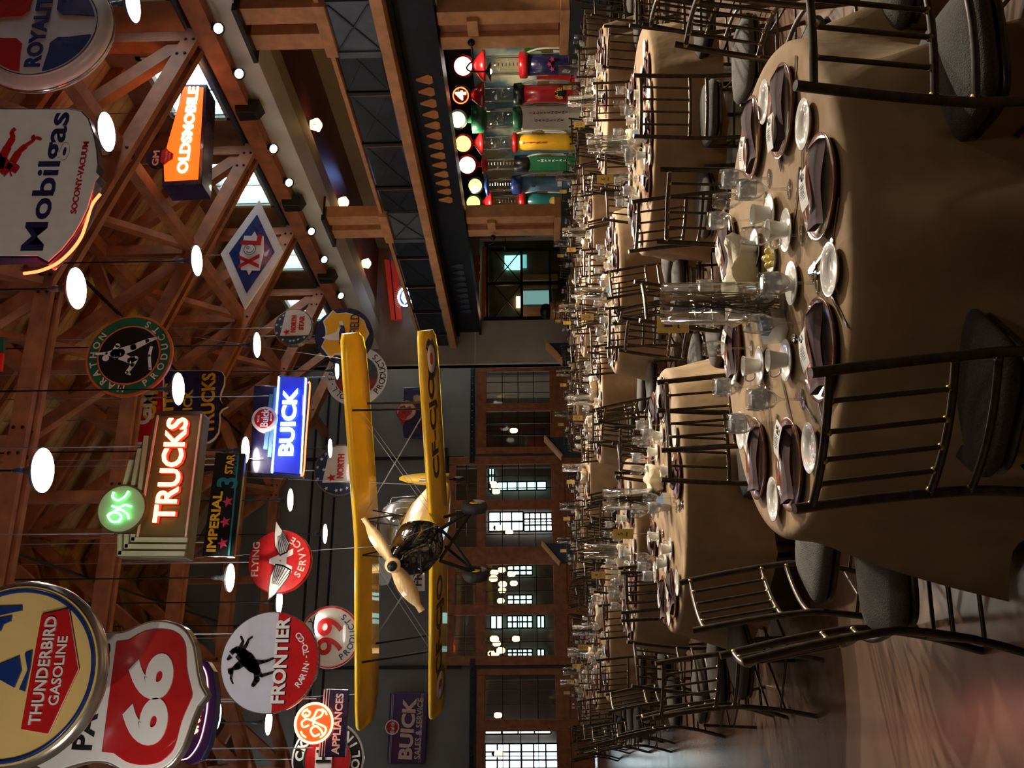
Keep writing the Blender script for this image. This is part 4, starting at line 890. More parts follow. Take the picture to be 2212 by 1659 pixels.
# --- neon oval on the gallery
s = Sign('neon_sign', 'white and blue neon oval sign glowing on the gallery past the railing', 876, 641, 27.5)
o = s.mb(); o.tube([(24*math.cos(R(a))*.9, 0, 15*math.sin(R(a))) for a in range(0, 360, 12)], 2.2, 6, closed=True); s.part('neon_ring', o, N_WHITE)
s.part('sign_body', s.mb().prism([(22*math.cos(R(a)), 14*math.sin(R(a))) for a in range(0, 360, 12)], 2, 8), M_BLUE); o = s.mb(); o.prism([(-16, 2), (-4, 9), (8, 8), (17, 2), (10, -7), (-6, -8)], -1, 2); s.part('lit_centre', o, N_WHITE)
o = s.mb(); o.tube([(x, -2, z) for x, z in curve([(10, -14), (2, -18), (8, -24), (14, -20), (18, -30), (10, -34), (4, -30)], 5)], 2.2, 6); s.part('neon_script', o, N_BLUE)
o = s.mb()
for k in range(13): a = R(60+k*5+0); o.bar((30*math.cos(R(30+k*10)), 0, 20*math.sin(R(30+k*10))+4), (26*math.cos(R(30+k*10)), 0, 16*math.sin(R(30+k*10))+2), 1, 1)
s.part('ray_trim', o, M_WHITE); s.part('sign_stand', s.mb().box((-3, 3, (4.3-s.p.z)/s.q), (3, 7, -10)), M_BLACK)
o = MB(); a = at(845, 590, Y=27.8); b = at(872, 690, Y=27.8)
o = Sign('panel_sign', 'red lit panel standing on the far end of the gallery', 850, 630, 28.0); o.poly('sign_body', [(830, 560), (858, 565), (868, 690), (845, 690)], 0, 6, mat('red lit panel', (.5, .03, .01), .5, emit=(1, .05, .01), es=.12)); o.poly('dark_rib', [(842, 562), (844, 562), (856, 690), (854, 690)], -2, 0, M_BLACK)
light('gallery_blue', 'POINT', (16.4, 25.5, 5.9), 35, (.25, .4, 1), size=.2)

# ================================================================== pendant lamps, z = 6.7
PEN = [(287, 8, 'at the top edge of the photo, beside the ROYALITE sign'), (230, 285, 'beside the Mobilgas shield'), (165, 623, 'just below the end of the Mobilgas neon'), (92, 1016, 'highest in the photo, above the GMC sign'),
       (425, 563, 'between the diamond XL sign and the roof'), (385, 840, 'in front of the blue QUICK TRUCKS sign'), (555, 745, 'above the small NORTH STAR sign'), (530, 972, 'at the corner of the IMPERIAL sign'),
       (497, 1248, 'between the FLYING A and IMPERIAL signs'), (728, 800, 'in front of the McCOLL-FRONTENAC sign'), (713, 968, 'at the edge of the large NORTH STAR sign'), (627, 1080, 'between the BUICK and FLYING A signs'),
       (702, 1153, 'just above the plane wing centre'), (603, 1300, 'just above the FRONTIER disc'), (467, 1545, 'below the PACIFIC 66 sign'), (580, 1560, 'between the FRONTIER and GE signs'), (684, 1350, 'in front of the 99 sign')]
pz0 = None
for i, (px, py, L) in enumerate(PEN):
    p = at(px, py, Z=6.7)
    if pz0 is None:
        pz0 = empty('pendant_lamp', p)
        MB().lathe([(.235, 0), (.222, .03), (.15, .06), (.07, .09), (.045, .13), (.03, .2)], 28).build('lamp_shade', M_LAMPMETAL, pz0)
        MB().lathe([(.228, -.004), (.1, -.01), (.0001, -.012)], 28).build('lamp_glass', M_LAMP, pz0)
        MB().lathe([(.03, .18), (.038, .22), (.025, .3), (.012, .32)], 12).build('lamp_cap', M_STEELBLUE, pz0)
        MB().tube([(0, 0, 0), (0, 0, 1)], .013, 6).build('rod', M_BLACK, pz0, loc=(0, 0, .3)); o = pz0
    else: o = dup(pz0, p)
    [c for c in o.children if c.name.startswith('rod')][0].scale = (1, 1, roofz(p.x)-p.z-.3)
    tag(o, 'round pendant lamp '+L, 'pendant lamp', 'pendant lamps under the trusses')
    light('pendant_and_fill_light', 'SPOT', p+Vector((0, 0, -.03)), 75, (1, .86, .66), size=.18, angle=150, blend=.8)
for p in ((1.0, -1.2, 6.6), (4.6, -1.0, 6.6), (7.8, 2.5, 6.6), (4.4, 2.4, 6.6)): light('pendant_and_fill_light', 'SPOT', p, 80, (1, .86, .66), size=.18, angle=150, blend=.8)  # unseen extra spots added as fill over the front area, no lamp bodies
for p, t, en in (((-3.3, .5, 4.2), (-.4, 6.4, 6.0), 420), ((-3.3, 2.5, 3.6), (.9, 7.4, 5.6), 260), ((8.5, -.5, 4.6), (4.6, 8.4, 6.3), 420), ((-3.3, 6.5, 3.2), (.3, 12, 5.2), 260), ((-3.3, 5.0, 3.4), (2.8, 13, 5.0), 420)):  # unseen spots added low at the sides to brighten the front signs
    light('sign_fill_spot', 'SPOT', p, en, (1, .90, .78), size=.05, target=t, angle=44, blend=.8)
# ================================================================== spotlights and speakers on the fascia
tr = MB().box((A-.06, 8, 7.27), (A, 13.2, 7.31))
TR = [(8.2, 13.4), (14.0, 17.2), (17.8, 20.8), (21.6, 25.2)]
for i, (a, b) in enumerate(TR):
    o = MB().box((A-.10, a, 7.22), (A-.04, b, 7.27)).build('lighting_track', M_BLACK); tag(o, 'black lighting track %s along the pale fascia beam' % ('section at the photo edge', 'second section', 'third section', 'farthest section')[i], 'lighting track')
SPT = [(436, 66), (508, 163), (567, 325), (601, 398), (661, 503), (677, 564), (719, 642)]
s0 = None
for i, (px, py) in enumerate(SPT):
    p = at(px-6, py-6, X=A-.2); p.z = 7.08
    if s0 is None:
        s0 = empty('track_spotlight', p)
        ax = Vector((-.55, -.45, -.6)).normalized(); q = ax.to_track_quat('Z', 'Y').to_matrix().to_4x4()
        MB().lathe([(.03, -.14), (.07, -.12), (.075, .1), (.11, .16), (.10, .16), (.06, .08)], 16, q).build('lamp_head', M_BLACK, s0)
        MB().lathe([(.085, .13), (.05, .15), (.0001, .155)], 16, q).build('lamp_lens', M_SPOTG, s0)
        MB().box((.0, -.03, -.02), (.03, .03, .16)).build('bracket', M_BLACK, s0); o = s0
    else: o = dup(s0, p)
    tag(o, 'black track spotlight with bright lens, number %s from the top edge of the photo' % ('one', 'two', 'three', 'four', 'five', 'six', 'seven')[i], 'spotlight', 'track spotlights on the fascia beam')
for y, tgt in ((7.0, (1.9, 3.6, .76)), (9.0, (4.6, 6.6, .76)), (11.5, (7.3, 10.0, .76)), (14.5, (4.6, 9.7, .76)), (16.5, (7.4, 13.2, .76)), (20, (7.2, 16, .76)), (23, (4.2, 13.5, .76)), (18, (1.4, 13.0, .76)), (25, (1.2, 16, .76)), (21.5, (4.3, 13, .76))):
    light('track_beam', 'SPOT', (A-.5, y, 6.95), 4200, (1, .88, .70), size=.08, target=tgt, angle=42, blend=.7)
sp0 = None
for i, (px, py) in enumerate(((540, 240), (635, 440), (708, 598))):
    p = at(px, py, X=A-.22)
    if sp0 is None:
        sp0 = empty('wall_speaker', p); sp0.scale = (.75, .75, .75)
        MB().add([(.15, -.3, -.32), (.15, .3, -.32), (-.2, .12, -.22), (-.2, -.22, -.22), (.15, -.3, .34), (.15, .3, .34), (-.2, .14, .3), (-.2, -.24, .3)], [(0, 1, 2, 3)[::-1], (4, 5, 6, 7), (0, 1, 5, 4), (1, 2, 6, 5), (2, 3, 7, 6), (3, 0, 4, 7)]).build('speaker_box', M_BLACKPL, sp0, bev=.02)
        MB().add([(-.21, .1, -.18), (-.21, -.2, -.18), (-.21, -.22, .27), (-.21, .12, .27)], [(0, 1, 2, 3)]).build('grille', M_BLACK, sp0); o = sp0
    else: o = dup(sp0, p)
    tag(o, 'black wedge loudspeaker on the fascia beam, '+('nearest of the three', 'middle of the three', 'farthest of the three')[i], 'loudspeaker', 'loudspeakers on the fascia beam')
# gallery ceiling lanterns
l0 = None
for i, (px, py, L) in enumerate(((600, 18, 'at the top edge of the photo'), (686, 270, 'nearer the twin posts'), (745, 437, 'middle of the row'), (794, 569, 'farthest, before the beige wall'))):
    p = at(px, py, Z=6.60)
    if l0 is None:
        l0 = empty('gallery_lantern', p)
        MB().lathe([(.05, -.1), (.17, -.02), (.17, .03), (.12, .16)], 6).build('lantern_glass', M_LANTERN, l0)
        fr = MB()
        for k in range(6): fr.bar((.175*math.cos(k*math.pi/3), .175*math.sin(k*math.pi/3), 0), (.12*math.cos(k*math.pi/3), .12*math.sin(k*math.pi/3), .17), .012, .012)
        fr.lathe([(.14, .16), (.14, .18)], 6); fr.tube([(0, 0, .17), (0, 0, .26)], .02, 6); fr.build('lantern_frame', M_BLACK, l0); o = l0
    else: o = dup(l0, p)
    tag(o, 'glowing amber lantern under the slatted gallery ceiling, '+L, 'lantern', 'lanterns of the gallery ceiling')
    light('lantern_light', 'POINT', p+Vector((0, 0, -.2)), 4, (1, .58, .22), size=.15)

# ================================================================== the biplane
pc_ = at(915, 1146, Y=18.6)
PL = empty('biplane', (pc_.x, pc_.y, 3.66), -YAW-R(6), 'yellow biplane lettered CF-CJO hanging nose-on below the roof', 'aeroplane')
PL.rotation_euler = (R(-1.5), 0, -YAW-R(7))
def wing(z, half, c, y0, name, text=False):
    m = MB(); prof = [(0, .0), (.02, .05), (.1, .09), (.3, .10), (.6, .07), (1, .0), (.6, -.015), (.1, -.03), (.02, -.02)]
    st_ = [(-half, .35), (-half+.12, .72), (-half+.4, .93), (-half+.9, 1), (-1.0, 1), (0, 1), (1.0, 1), (half-.9, 1), (half-.4, .93), (half-.12, .72), (half, .35)]
    vs = []
    for x, k in st_:
        dz = abs(x)*.035
        for (a, b) in prof: vs.append((x, y0+(1-k)*.35*c*.9+a*c*k, z+dz+b*c*.8-(a-.2)*c*.13))
    n = len(prof); fs = [(i*n+j, i*n+(j+1) % n, (i+1)*n+(j+1) % n, (i+1)*n+j) for i in range(len(st_)-1) for j in range(n)]
    fs += [tuple(range(n)), tuple(range((len(st_)-1)*n, len(st_)*n))[::-1]]
    m.add(vs, fs, True); o = m.build(name, M_WINGY, PL)
    return o
UW = wing(1.38, 3.95, 1.35, -.75, 'upper_wing'); LW = wing(0, 3.95, 1.30, -.25, 'lower_wing')
MR = Matrix.Rotation(R(90), 4, 'X')
o = MB(); TM = lambda x, y, z, a=0: Matrix.Translation((x, y, z)) @ Matrix.Rotation(a, 4, 'Y') @ MR
WI = Matrix.Rotation(-.13, 4, 'X')
for sx in (-1, 1): MB().text('CF-CJO', 0, 0, 2.1, .62, 0, .004, .03, M=TM(sx*2.05, .32, .0, -sx*.035) @ Matrix.Rotation(-.13, 4, 'X')).build('wing_lettering', M_BLK, LW)
for r_, mt, nm, d in ((.42, M_NAVY, 'roundel_blue', .0), (.28, M_PINKWHITE, 'roundel_white', .004), (.12, M_RED, 'roundel_red', .008)):
    for sx in (-1, 1): MB().lathe([(r_, 0), (r_, .02)], 28, Matrix.Translation((sx*3.38, .38, .045-d)) @ Matrix.Rotation(-sx*.035, 4, 'Y') @ WI).build(nm, mt, LW)
def hull(secs, n=16, p=2.6):
    m = MB(); vs = []
    for (y, w_, zc, h_) in secs:
        for k in range(n):
            a = 2*math.pi*k/n; c, s_ = math.cos(a), math.sin(a)
            vs.append((w_*math.copysign(abs(c)**(2/p), c), y, zc+h_*math.copysign(abs(s_)**(2/p), s_)))
    fs = [(i*n+k, i*n+(k+1) % n, (i+1)*n+(k+1) % n, (i+1)*n+k) for i in range(len(secs)-1) for k in range(n)]
    fs += [tuple(range(n)), tuple(range((len(secs)-1)*n, len(secs)*n))[::-1]]
    return m.add(vs, fs, True)
hull([(-.75, .40, .2, .44), (0, .43, .22, .46), (1, .40, .26, .44), (2.5, .26, .32, .34), (4.3, .09, .4, .2), (4.8, .03, .42, .12)]).build('fuselage', M_WINGY, PL)
hull([(-2.05, .16, .42, .16), (-2.0, .24, .34, .26), (-1.8, .32, .22, .40), (-1.3, .37, .2, .44), (-.75, .41, .2, .45)]).build('cowling', M_COWL, PL)
o = MB()
for z in (.12, .0): o.box((-.2, -1.99, z), (.12, -1.85, z+.025))
o.tube([(.33, -1.7, .35), (.36, -1.2, .0), (.33, -.8, -.15)], .012, 5); o.build('cowl_trim', M_CHROME, PL)
hull([(-.3, .28, .75, .12), (.0, .32, .88, .3), (.8, .33, .9, .33), (1.5, .28, .8, .24), (1.9, .18, .65, .1)], p=3.2).build('cockpit_canopy', M_GLASSGREY, PL)
o = MB()
for y in (0, .5, 1.0, 1.5): o.tube([(-.33, y, .62), (-.3, y, 1.12), (0, y, 1.24), (.3, y, 1.12), (.33, y, .62)], .012, 5)
o.build('canopy_frame', M_CHROME, PL)
# propeller
pr_ = empty('propeller', (0, -2.18, .47)); pr_.parent = PL
o = MB(); vs = []; N = 15
for i in range(N):
    t = -1+2*i/(N-1); k = abs(t); w_ = (.05+.11*math.sin(math.pi*min(1, k*1.15))**.8) if k < .93 else .06; tw = R(35-22*k)*(1 if t > 0 else -1)
    for (a, b) in ((-1, 0), (0, .22), (1, 0), (0, -.22)):
        X, Y_ = a*w_, b*w_*.9+.0; vs.append((t*.98, X*math.sin(tw)+Y_*math.cos(tw), X*math.cos(tw)-Y_*math.sin(tw)))
fs = [(i*4+j, i*4+(j+1) % 4, (i+1)*4+(j+1) % 4, (i+1)*4+j) for i in range(N-1) for j in range(4)]+[(0, 1, 2, 3), (4*N-4, 4*N-1, 4*N-2, 4*N-3)]
o.add(vs, fs, True, Matrix.Rotation(R(-30), 4, 'Y')); o.lathe([(.13, -.06), (.14, .05)], 20, MR); bl = o.build('blades', M_PROP, PL); bl.location = (0, -2.18, .47)
bpy.data.objects.remove(pr_)
MB().lathe([(.09, -.05), (.085, .11), (.05, .14)], 16, MR).build('propeller_hub', M_BLACK, PL, loc=(0, -2.2, .47))
# fin and tail
tl = MB(); fin = [(4.0, .45), (4.1, .8), (4.35, 1.25), (4.65, 1.5), (4.9, 1.45), (5.15, 1.05), (5.2, .6), (5.1, .3), (4.8, .3)]
tl.add([(-.03, y, z) for y, z in fin]+[(.03, y, z) for y, z in fin], [tuple(range(9)), tuple(range(9, 18))[::-1]]+[(i, 9+i, 9+(i+1) % 9, (i+1) % 9) for i in range(9)]); tl.build('tail_fin', M_WINGY, PL)
for i, mt in enumerate((M_BLUE, M_WHITE, M_RED)):
    MB().box((-.036, 4.2+.11*i, .62), (.036, 4.31+.11*i, .95)).build('fin_stripe', mt, PL)
TP = MB().prism([(-1.4, 4.3), (-1.2, 4.1), (1.2, 4.1), (1.4, 4.3), (1.3, 4.9), (.3, 5.0), (-.3, 5.0), (-1.3, 4.9)], 0, .05).build('tailplane', M_WINGY, PL)
TP.matrix_local = Matrix.Translation((0, 0, .42)) @ Matrix(((1, 0, 0, 0), (0, 0, 1, 0), (0, 1, 0, 0), (0, 0, 0, 1)))
for sx in (-1, 1):
    for y0, y1 in ((-.55, -.1), (.35, .8)): MB().tube([(sx*2.5, y0, 1.46), (sx*2.45, y1, .12)], .022, 6).build('wing_strut', M_BLACK, PL)
    for y0, y1 in ((-.5, -.7), (.3, .0), (-.5, .2)): MB().tube([(sx*.35, y0, 1.38), (sx*.32, y1-.1, .6)], .016, 6).build('cabane_strut', M_BLACK, PL)
    for y in (-.2, .1):
        MB().tube([(sx*.45, y, .1), (sx*2.45, y, 1.45)], .005, 4).build('wire', M_CABLE, PL); MB().tube([(sx*.35, y, 1.38), (sx*2.42, y, .12)], .005, 4).build('wire', M_CABLE, PL)
    MB().tube([(sx*3.4, 0, 1.5), (sx*3.9, .6, 5.2)], .007, 4).build('wire', M_CABLE, PL)
MB().tube([(0, -1.0, .6), (-.3, -1.2, 6.3)], .007, 4).build('wire', M_CABLE, PL); MB().tube([(0, 3.9, .5), (.3, 3.9, 6.6)], .007, 4).build('wire', M_CABLE, PL)
for sx in (-1, 1):
    for a, b, r_ in (((sx*.3, -1.0, -.2), (sx*.6, -.75, -.82), .035), ((sx*.3, -.1, -.2), (sx*.6, -.7, -.82), .03), ((sx*.6, -.72, -.82), (0, -.72, -.42), .03), ((0, -.72, -.42), (sx*.3, -.9, -.2), .03)):
        MB().tube([a, b], r_, 8).build('gear_strut', M_BLACK, PL)
for sx in (-1, 1):
    w_ = MB().lathe([(.1, -.08), (.22, -.09), (.26, 0), (.22, .09), (.1, .08)], 24, Matrix.Translation((sx*.66, -.74, -.85)) @ Matrix.Rotation(R(90), 4, 'Y')).build('wheel', M_TIRE, PL)
    MB().lathe([(.09, -.085), (.09, .085)], 16, Matrix.Translation((sx*.66, -.74, -.85)) @ Matrix.Rotation(R(90), 4, 'Y')).build('wheel_hub', M_WINGY, w_)
MB().lathe([(.06, -.04), (.13, -.04), (.14, 0), (.13, .04), (.06, .04)], 16, Matrix.Translation((0, 4.6, .02)) @ Matrix.Rotation(R(90), 4, 'Y')).build('tail_wheel', M_TIRE, PL)
MB().tube([(0, 4.6, .05), (0, 4.5, .3)], .02, 6).build('tail_strut', M_BLACK, PL)
light('plane_spot', 'SPOT', (1.5, 13.5, 7.4), 700, (1, .9, .72), size=.06, target=(pc_.x-.3, pc_.y-.5, 4.6), angle=40, blend=.6)
# ================================================================== gas pumps
XP = 13.3
M_GFACE = mat('lit globe cream', (.8, .75, .5), .4, emit=(1, .93, .55), es=2.2); M_GFACEW = mat('lit globe white', (.8, .8, .7), .4, emit=(1, .96, .85), es=3.5)
M_GFACEY = mat('lit globe yellow', (.8, .6, .2), .4, emit=(1, .75, .2), es=2.2); M_PGLASS = thin_glass('pump glass', tint=(.93, .92, .85), refl=.12)
M_HOSE = mat('white hose', (.6, .58, .52), .5, noise=.1); M_LBLUE = mat('light blue enamel', (.10, .19, .30), .3, noise=.08, coat=.3); M_PUMPW = mat('cream pump enamel', (.62, .58, .46), .35, noise=.06)
def pump(py, vg, rg, vc, v0, v1, vb, hw, rim, face, cap, ring, body, sq, label, crest=None):
    p = at(vg, py, X=XP); D = (p-EYE).dot(_F0); m = D/F_PX
    z = lambda v: at(v, py, X=XP).z
    e = empty('gas_pump', (XP, p.y, .32), -R(38), label, 'gas pump', 'vintage gas pumps in a row'); b = .32
    ht, gt, gb, bt = z(vc)-b, z(v0)-b, z(v1)-b, z(vb)-b; r = hw*m; zg = z(vg)-b; R_ = rg*m
    T = Matrix.Translation((0, 0, zg)) @ MR
    MB().lathe([(R_*.8, -.1), (R_, -.09), (R_, .09), (R_*.8, .1)], 28, T).build('globe_rim', rim, e)
    gf = MB().lathe([(R_*.80, .105), (.0001, .13)], 28, T).lathe([(R_*.80, -.105), (.0001, -.13)], 28, T).build('globe_face', face, e)
    MB().lathe([(r*.25, zg-R_*.98), (r*.3, ht), (r*.45, ht-.02), (r*1.35, gt+.06), (r*1.3, gt), (r*1.0, gt-.01)] if not sq else [(r*.3, zg-R_*.98), (r*.35, ht), (r*1.2, ht-.02), (r*1.2, gt+.1), (r*.9, gt)], 24 if not sq else 8).build('top_cap', cap, e)
    MB().lathe([(r*.82, gb), (r*.82, gt)], 24).build('glass_cylinder', M_PGLASS, e)
    o = MB()
    for k in range(9): zz = gb+(gt-gb)*(k+.5)/9.; o.box((-.02, -r*.2, zz-.008), (.05, -r*.17, zz+.008))
    for k in range(4): a = R(45+90*k); o.tube([(r*.9*math.cos(a), r*.9*math.sin(a), gb), (r*.9*math.cos(a), r*.9*math.sin(a), gt)], .012, 6)
    o.build('gauge_rods', M_CHROME, e)
    MB().lathe([(r*1.05, bt-.02), (r*1.15, bt+.02), (r*1.1, gb-.01), (r*.85, gb+.01)], 24 if not sq else 8).build('collar', ring, e)
    if sq: MB().box((-r, -r*.8, .1), (r, r*.8, bt)).build('pump_body', body, e, bev=.03)
    else: MB().lathe([(r*1.0, .1), (r*.98, bt*.3), (r*.88, bt*.7), (r*.92, bt)], 24).build('pump_body', body, e)
    MB().lathe([(r*1.25, 0), (r*1.2, .1), (r*1.0, .14)], 20).build('pump_base', ring, e)
    MB().tube(curve([(r*.9, -r*.3, bt+.05), (r*1.3, -r*.6, bt-.3), (r*1.25, -r*.7, bt*.4), (r*1.0, -r*.5, .5), (r*1.1, -r*.3, bt*.6)], 6), .022, 8).build('hose', M_HOSE, e)
    MB().tube([(r*1.05, -r*.25, bt*.6), (r*1.05, -r*.25, bt*.78)], .03, 8).build('nozzle', M_BRASS, e)
    if crest: crest(e, r, bt, zg, R_, gf)
    return e
def c_navy(e, r, bt, zg, R_, g):
    o = MB()
    for (x, z) in ((-.1, .62), (0, .66), (.1, .62), (-.06, .3), (.03, .33), (.1, .3)): o.prism(star(x, bt*z, .06), -r-.01, -r+.03)
    o.build('red_stars', mat('pink red paint', (.5, .05, .10), .4, noise=.05), e)
def c_four(e, r, bt, zg, R_, g):
    MB().ring(0, zg, R_*.74, .012, -.13, 28).build('neon_ring', N_RED, g); MB().text('4', 0, zg, R_*.9, R_*1.1, -.14, .01, .03).build('number', N_ORW, g)
    o = MB().disc(0, bt*.45, r*.55, -r-.02, -r+.06, 28); o.build('badge', M_BLK, e); MB().arc('ROYAL TIGER', 0, bt*.45, r*.42, .06, -r-.03, 200, -20, lw=.8).build('badge_lettering', M_YEL, e)
def c_white(e, r, bt, zg, R_, g):
    o = MB(); y = -r*.8-.01
    for i, ch in enumerate('GASOLINE'): o.text(ch, -.05, bt*.78-i*.085, None, .06, y, .006, .02)
    for i, ch in enumerate('INDEPENDENT'): o.text(ch, .12, bt*.86-i*.083, None, .055, y, .006, .02)
    o.build('lettering', M_BLK, e)
    o = MB().ring(0, 0, .1, .012, 0, 24).ring(0, 0, .06, .008, 0, 20); q = o.build('seal', M_BRONZE, e); q.matrix_local = Matrix.Translation((-r-.01, 0, bt*.75)) @ Matrix.Rotation(R(90), 4, 'Z')
def c_yellow(e, r, bt, zg, R_, g):
    o = MB()
    for i, ch in enumerate('VISIBLE'): o.text(ch, 0, bt*.9-i*.085, None, .065, -r*.95, .006, .03)
    o.build('lettering', M_RED, e)
def c_green(e, r, bt, zg, R_, g):
    o = MB()
    for i, ch in enumerate('IMPERIAL'): o.text(ch, .08, bt*.82-i*.09, None, .065, -r*.8-.01, .006, .03)
    o.build('lettering', M_WHITE, e)
def c_teal(e, r, bt, zg, R_, g):
    MB().disc(.02, bt*.5, r*.5, -r-.02, -r+.06, 28).build('badge', M_YEL, e); MB().disc(.02, bt*.5, r*.28, -r-.03, -r, 24).build('badge_centre', M_PINKWHITE, e)
def c_blue(e, r, bt, zg, R_, g):
    MB().box((-.05, -r-.03, bt*.35), (.08, -r, bt*.42)).build('price_tag', M_CARD, e); MB().disc(0, bt*.8, r*.25, -r-.02, -r+.05, 20).build('badge', M_BLUE, e)
PUMPS = [(4, 1006, 26, 1030, 1048, 1085, 1100, 26, M_PUMPW, M_GFACE, M_GREEN, M_PUMPW, M_RED, 1, 'red gas pump with cream globe at the very top edge of the photo', None),
 (143, 1001, 24, 1022, 1049, 1122, 1138, 25, M_RED, M_GFACEW, M_RED, M_RED, M_NAVY, 0, 'navy gas pump with red cap, red-rimmed globe and pink stars', c_navy),
 (206, 996, 22, 1016, 1047, 1110, 1128, 21, M_BLK, M_BLK, mat('deep red cap', (.22, .008, .012), .25, noise=.1, coat=.5), M_BLK, mat('dark red pump', (.30, .012, .014), .3, noise=.08, coat=.4), 0, 'dark red gas pump with black globe showing a lit number four', c_four),
 (258, 989, 21, 1018, 1052, 1109, 1126, 25, M_PUMPW, M_GFACE, M_GREEN, M_GREEN, M_PUMPW, 1, 'cream gas pump with green cap and collar, lettered GASOLINE', c_white),
 (310, 1001, 21, 1025, 1044, 1108, 1116, 19, M_RED, M_GFACEY, M_RED, M_RED, M_YEL, 0, 'yellow gas pump with red cap and yellow-lit globe', c_yellow),
 (356, 1010, 22, 1040, 1052, 1112, 1142, 16, M_RED, M_GFACEW, M_RED, M_BLK, mat('pump green', (.01, .14, .05), .3, noise=.08, coat=.3), 1, 'green gas pump with white lit globe, lettered IMPERIAL', c_green),
 (400, 1027, 18, 1045, 1056, 1106, 1126, 18, M_BLK, M_GFACEY, M_BLUE, M_BLUE, M_LBLUE, 0, 'light blue gas pump with small black-rimmed globe', c_blue),
 (437, 1023, 18, 1046, 1063, 1122, 1134, 18, M_GREEN, M_GFACEY, M_RED, M_RED, M_TEAL, 0, 'teal gas pump with red cap and green-rimmed globe by the second pier', c_teal)]
for a in PUMPS: pump(*a)
# wall lamp on the pier with gooseneck
for i, (px, py) in enumerate(((1018, 92), (1065, 513))):
    p = at(px, py, X=A+.42)
    e = empty('gooseneck_lamp', p, label='black gooseneck lamp on the '+('nearer' if i == 0 else 'farther')+' timber pier', cat='wall lamp')
    MB().ball((.0, 0, 0), .07, 12).build('wall_mount', M_BLACK, e)
    d = 1 if i == 0 else .6
    MB().tube(curve([(0, 0, 0), (.02, .5*d, .0), (.02, .62*d, .08), (.02, .75*d, .14), (.02, .85*d, .05), (.02, .86*d, -.25)], 6), .016, 8).build('neck', M_BLACK, e)
    MB().lathe([(.03, 0), (.06, -.03), (.20, -.10), (.19, -.10), (.05, -.04)], 20, Matrix.Translation((.02, .86*d, -.22))).build('lamp_shade', M_BLACK, e)
    MB().ball((.02, .86*d, -.30), .05, 10).build('bulb', M_LAMP if i == 0 else M_BLACKPL, e)
# bright green and red little racks behind the first pump
for i, (px, py, mt, L) in enumerate(((1165, 100, mat('lime paint', (.10, .6, .05), .4, noise=.1), 'lime green frame'), (1190, 170, M_RED, 'red and yellow display box'))):
    p = at(px, py, X=14.6)
    o = MB().box((-.1, -.3, 0), (.1, .3, max(.3, p.z-.32+.35))).build('display_box', mt, loc=(14.8, p.y, .32), bev=.02)
    if i: MB().box((-.12, -.28, .9), (-.1, .0, 1.2)).build('yellow_label', M_YEL, o)
    tag(o, L+' standing behind the navy gas pump', 'display box')
# ================================================================== banquet tables, chairs and settings
TZ = .765; TR_ = .90
TABLES = [  # x, y, descriptor, level (2 full, 1 medium, 0 far)
 (1.53, 3.27, 'the big front table', 3), (4.5, 6.66, 'the right table of row two', 2), (1.5, 6.5, 'the left table of row two', 2),
 (1.65, 9.4, 'the left table of row three', 2), (4.6, 9.7, 'the middle table of row three', 2), (7.4, 10.0, 'the right table of row three', 2)]
for r_, Y_ in enumerate((13.0, 15.9, 18.8, 21.7)):
    for c_, X_ in enumerate((1.35, 4.3, 7.4, 10.2)):
        TABLES.append((X_+(-.1, .1, -.05, .05)[c_]-.1*r_, Y_+(.2, -.2, .25, 0)[(c_+r_) % 4], 'the %s table of row %s' % (('first', 'second', 'third', 'fourth')[c_], ('four', 'five', 'six', 'seven')[r_]), 1 if r_ == 0 else 0))
def cloth_mb(seed, hem=.26, R0=TR_, nf=11, am=.085):
    rnd = random.Random(seed); m = MB(); n = 132; ph = [rnd.uniform(0, 6.28) for _ in range(4)]
    rings = [(.0001, 0), (.5, 0), (.85, 0), (R0-.03, 0), (R0-.006, -.006), (R0+.006, -.02), (R0+.012, -.06)]
    vs = []
    for (r, dz) in rings:
        for k in range(n): a = 2*math.pi*k/n; vs.append((r*math.cos(a), r*math.sin(a), TZ-.005+dz))
    K = 7; H = TZ-hem-.06
    for j in range(1, K+1):
        t = j/K
        for k in range(n):
            a = 2*math.pi*k/n
            f = (1-abs(math.sin(nf*.5*a+ph[0]+.35*math.sin(2*a+ph[1]))))**1.8*1.1+.2*math.sin((nf*2-3)*a+ph[2])*t-.15; r = R0+.012+t*.05+f*(.010+am*t**(1.1 if am < .1 else .8))
            vs.append((r*math.cos(a), r*math.sin(a), TZ-.065-H*t-.015*t*math.sin(3*a+ph[3])))
    q = len(rings)+K
    m.add(vs, [(i*n+k, (i+1)*n+k, (i+1)*n+(k+1) % n, i*n+(k+1) % n) for i in range(q-1) for k in range(n)], True)
    return m
cloths = [cloth_mb(s, nf=nf).mesh('tablecloth', M_CLOTH) for s, nf in ((1, 9), (2, 11), (3, 10))]
tbm = MB().lathe([(.0001, TZ-.04), (.86, TZ-.04), (.87, TZ-.03), (.87, TZ-.012), (.0001, TZ-.012)], 40).mesh('table_top', M_BLACKPL)
lgm = MB().tube([(0, 0, 0), (0, 0, TZ-.04)], .018, 8).mesh('leg', M_BLACK)
def tdesc(x, y, tx_, ty_):
    a = math.atan2(y-ty_, x-tx_)
    v = math.degrees((a-(math.pi/2-YAW)+2*math.pi) % (2*math.pi))
    return ('back', 'back-left', 'left', 'front-left', 'front', 'front-right', 'right', 'back-right')[int(((v+22.5) % 360)//45)]
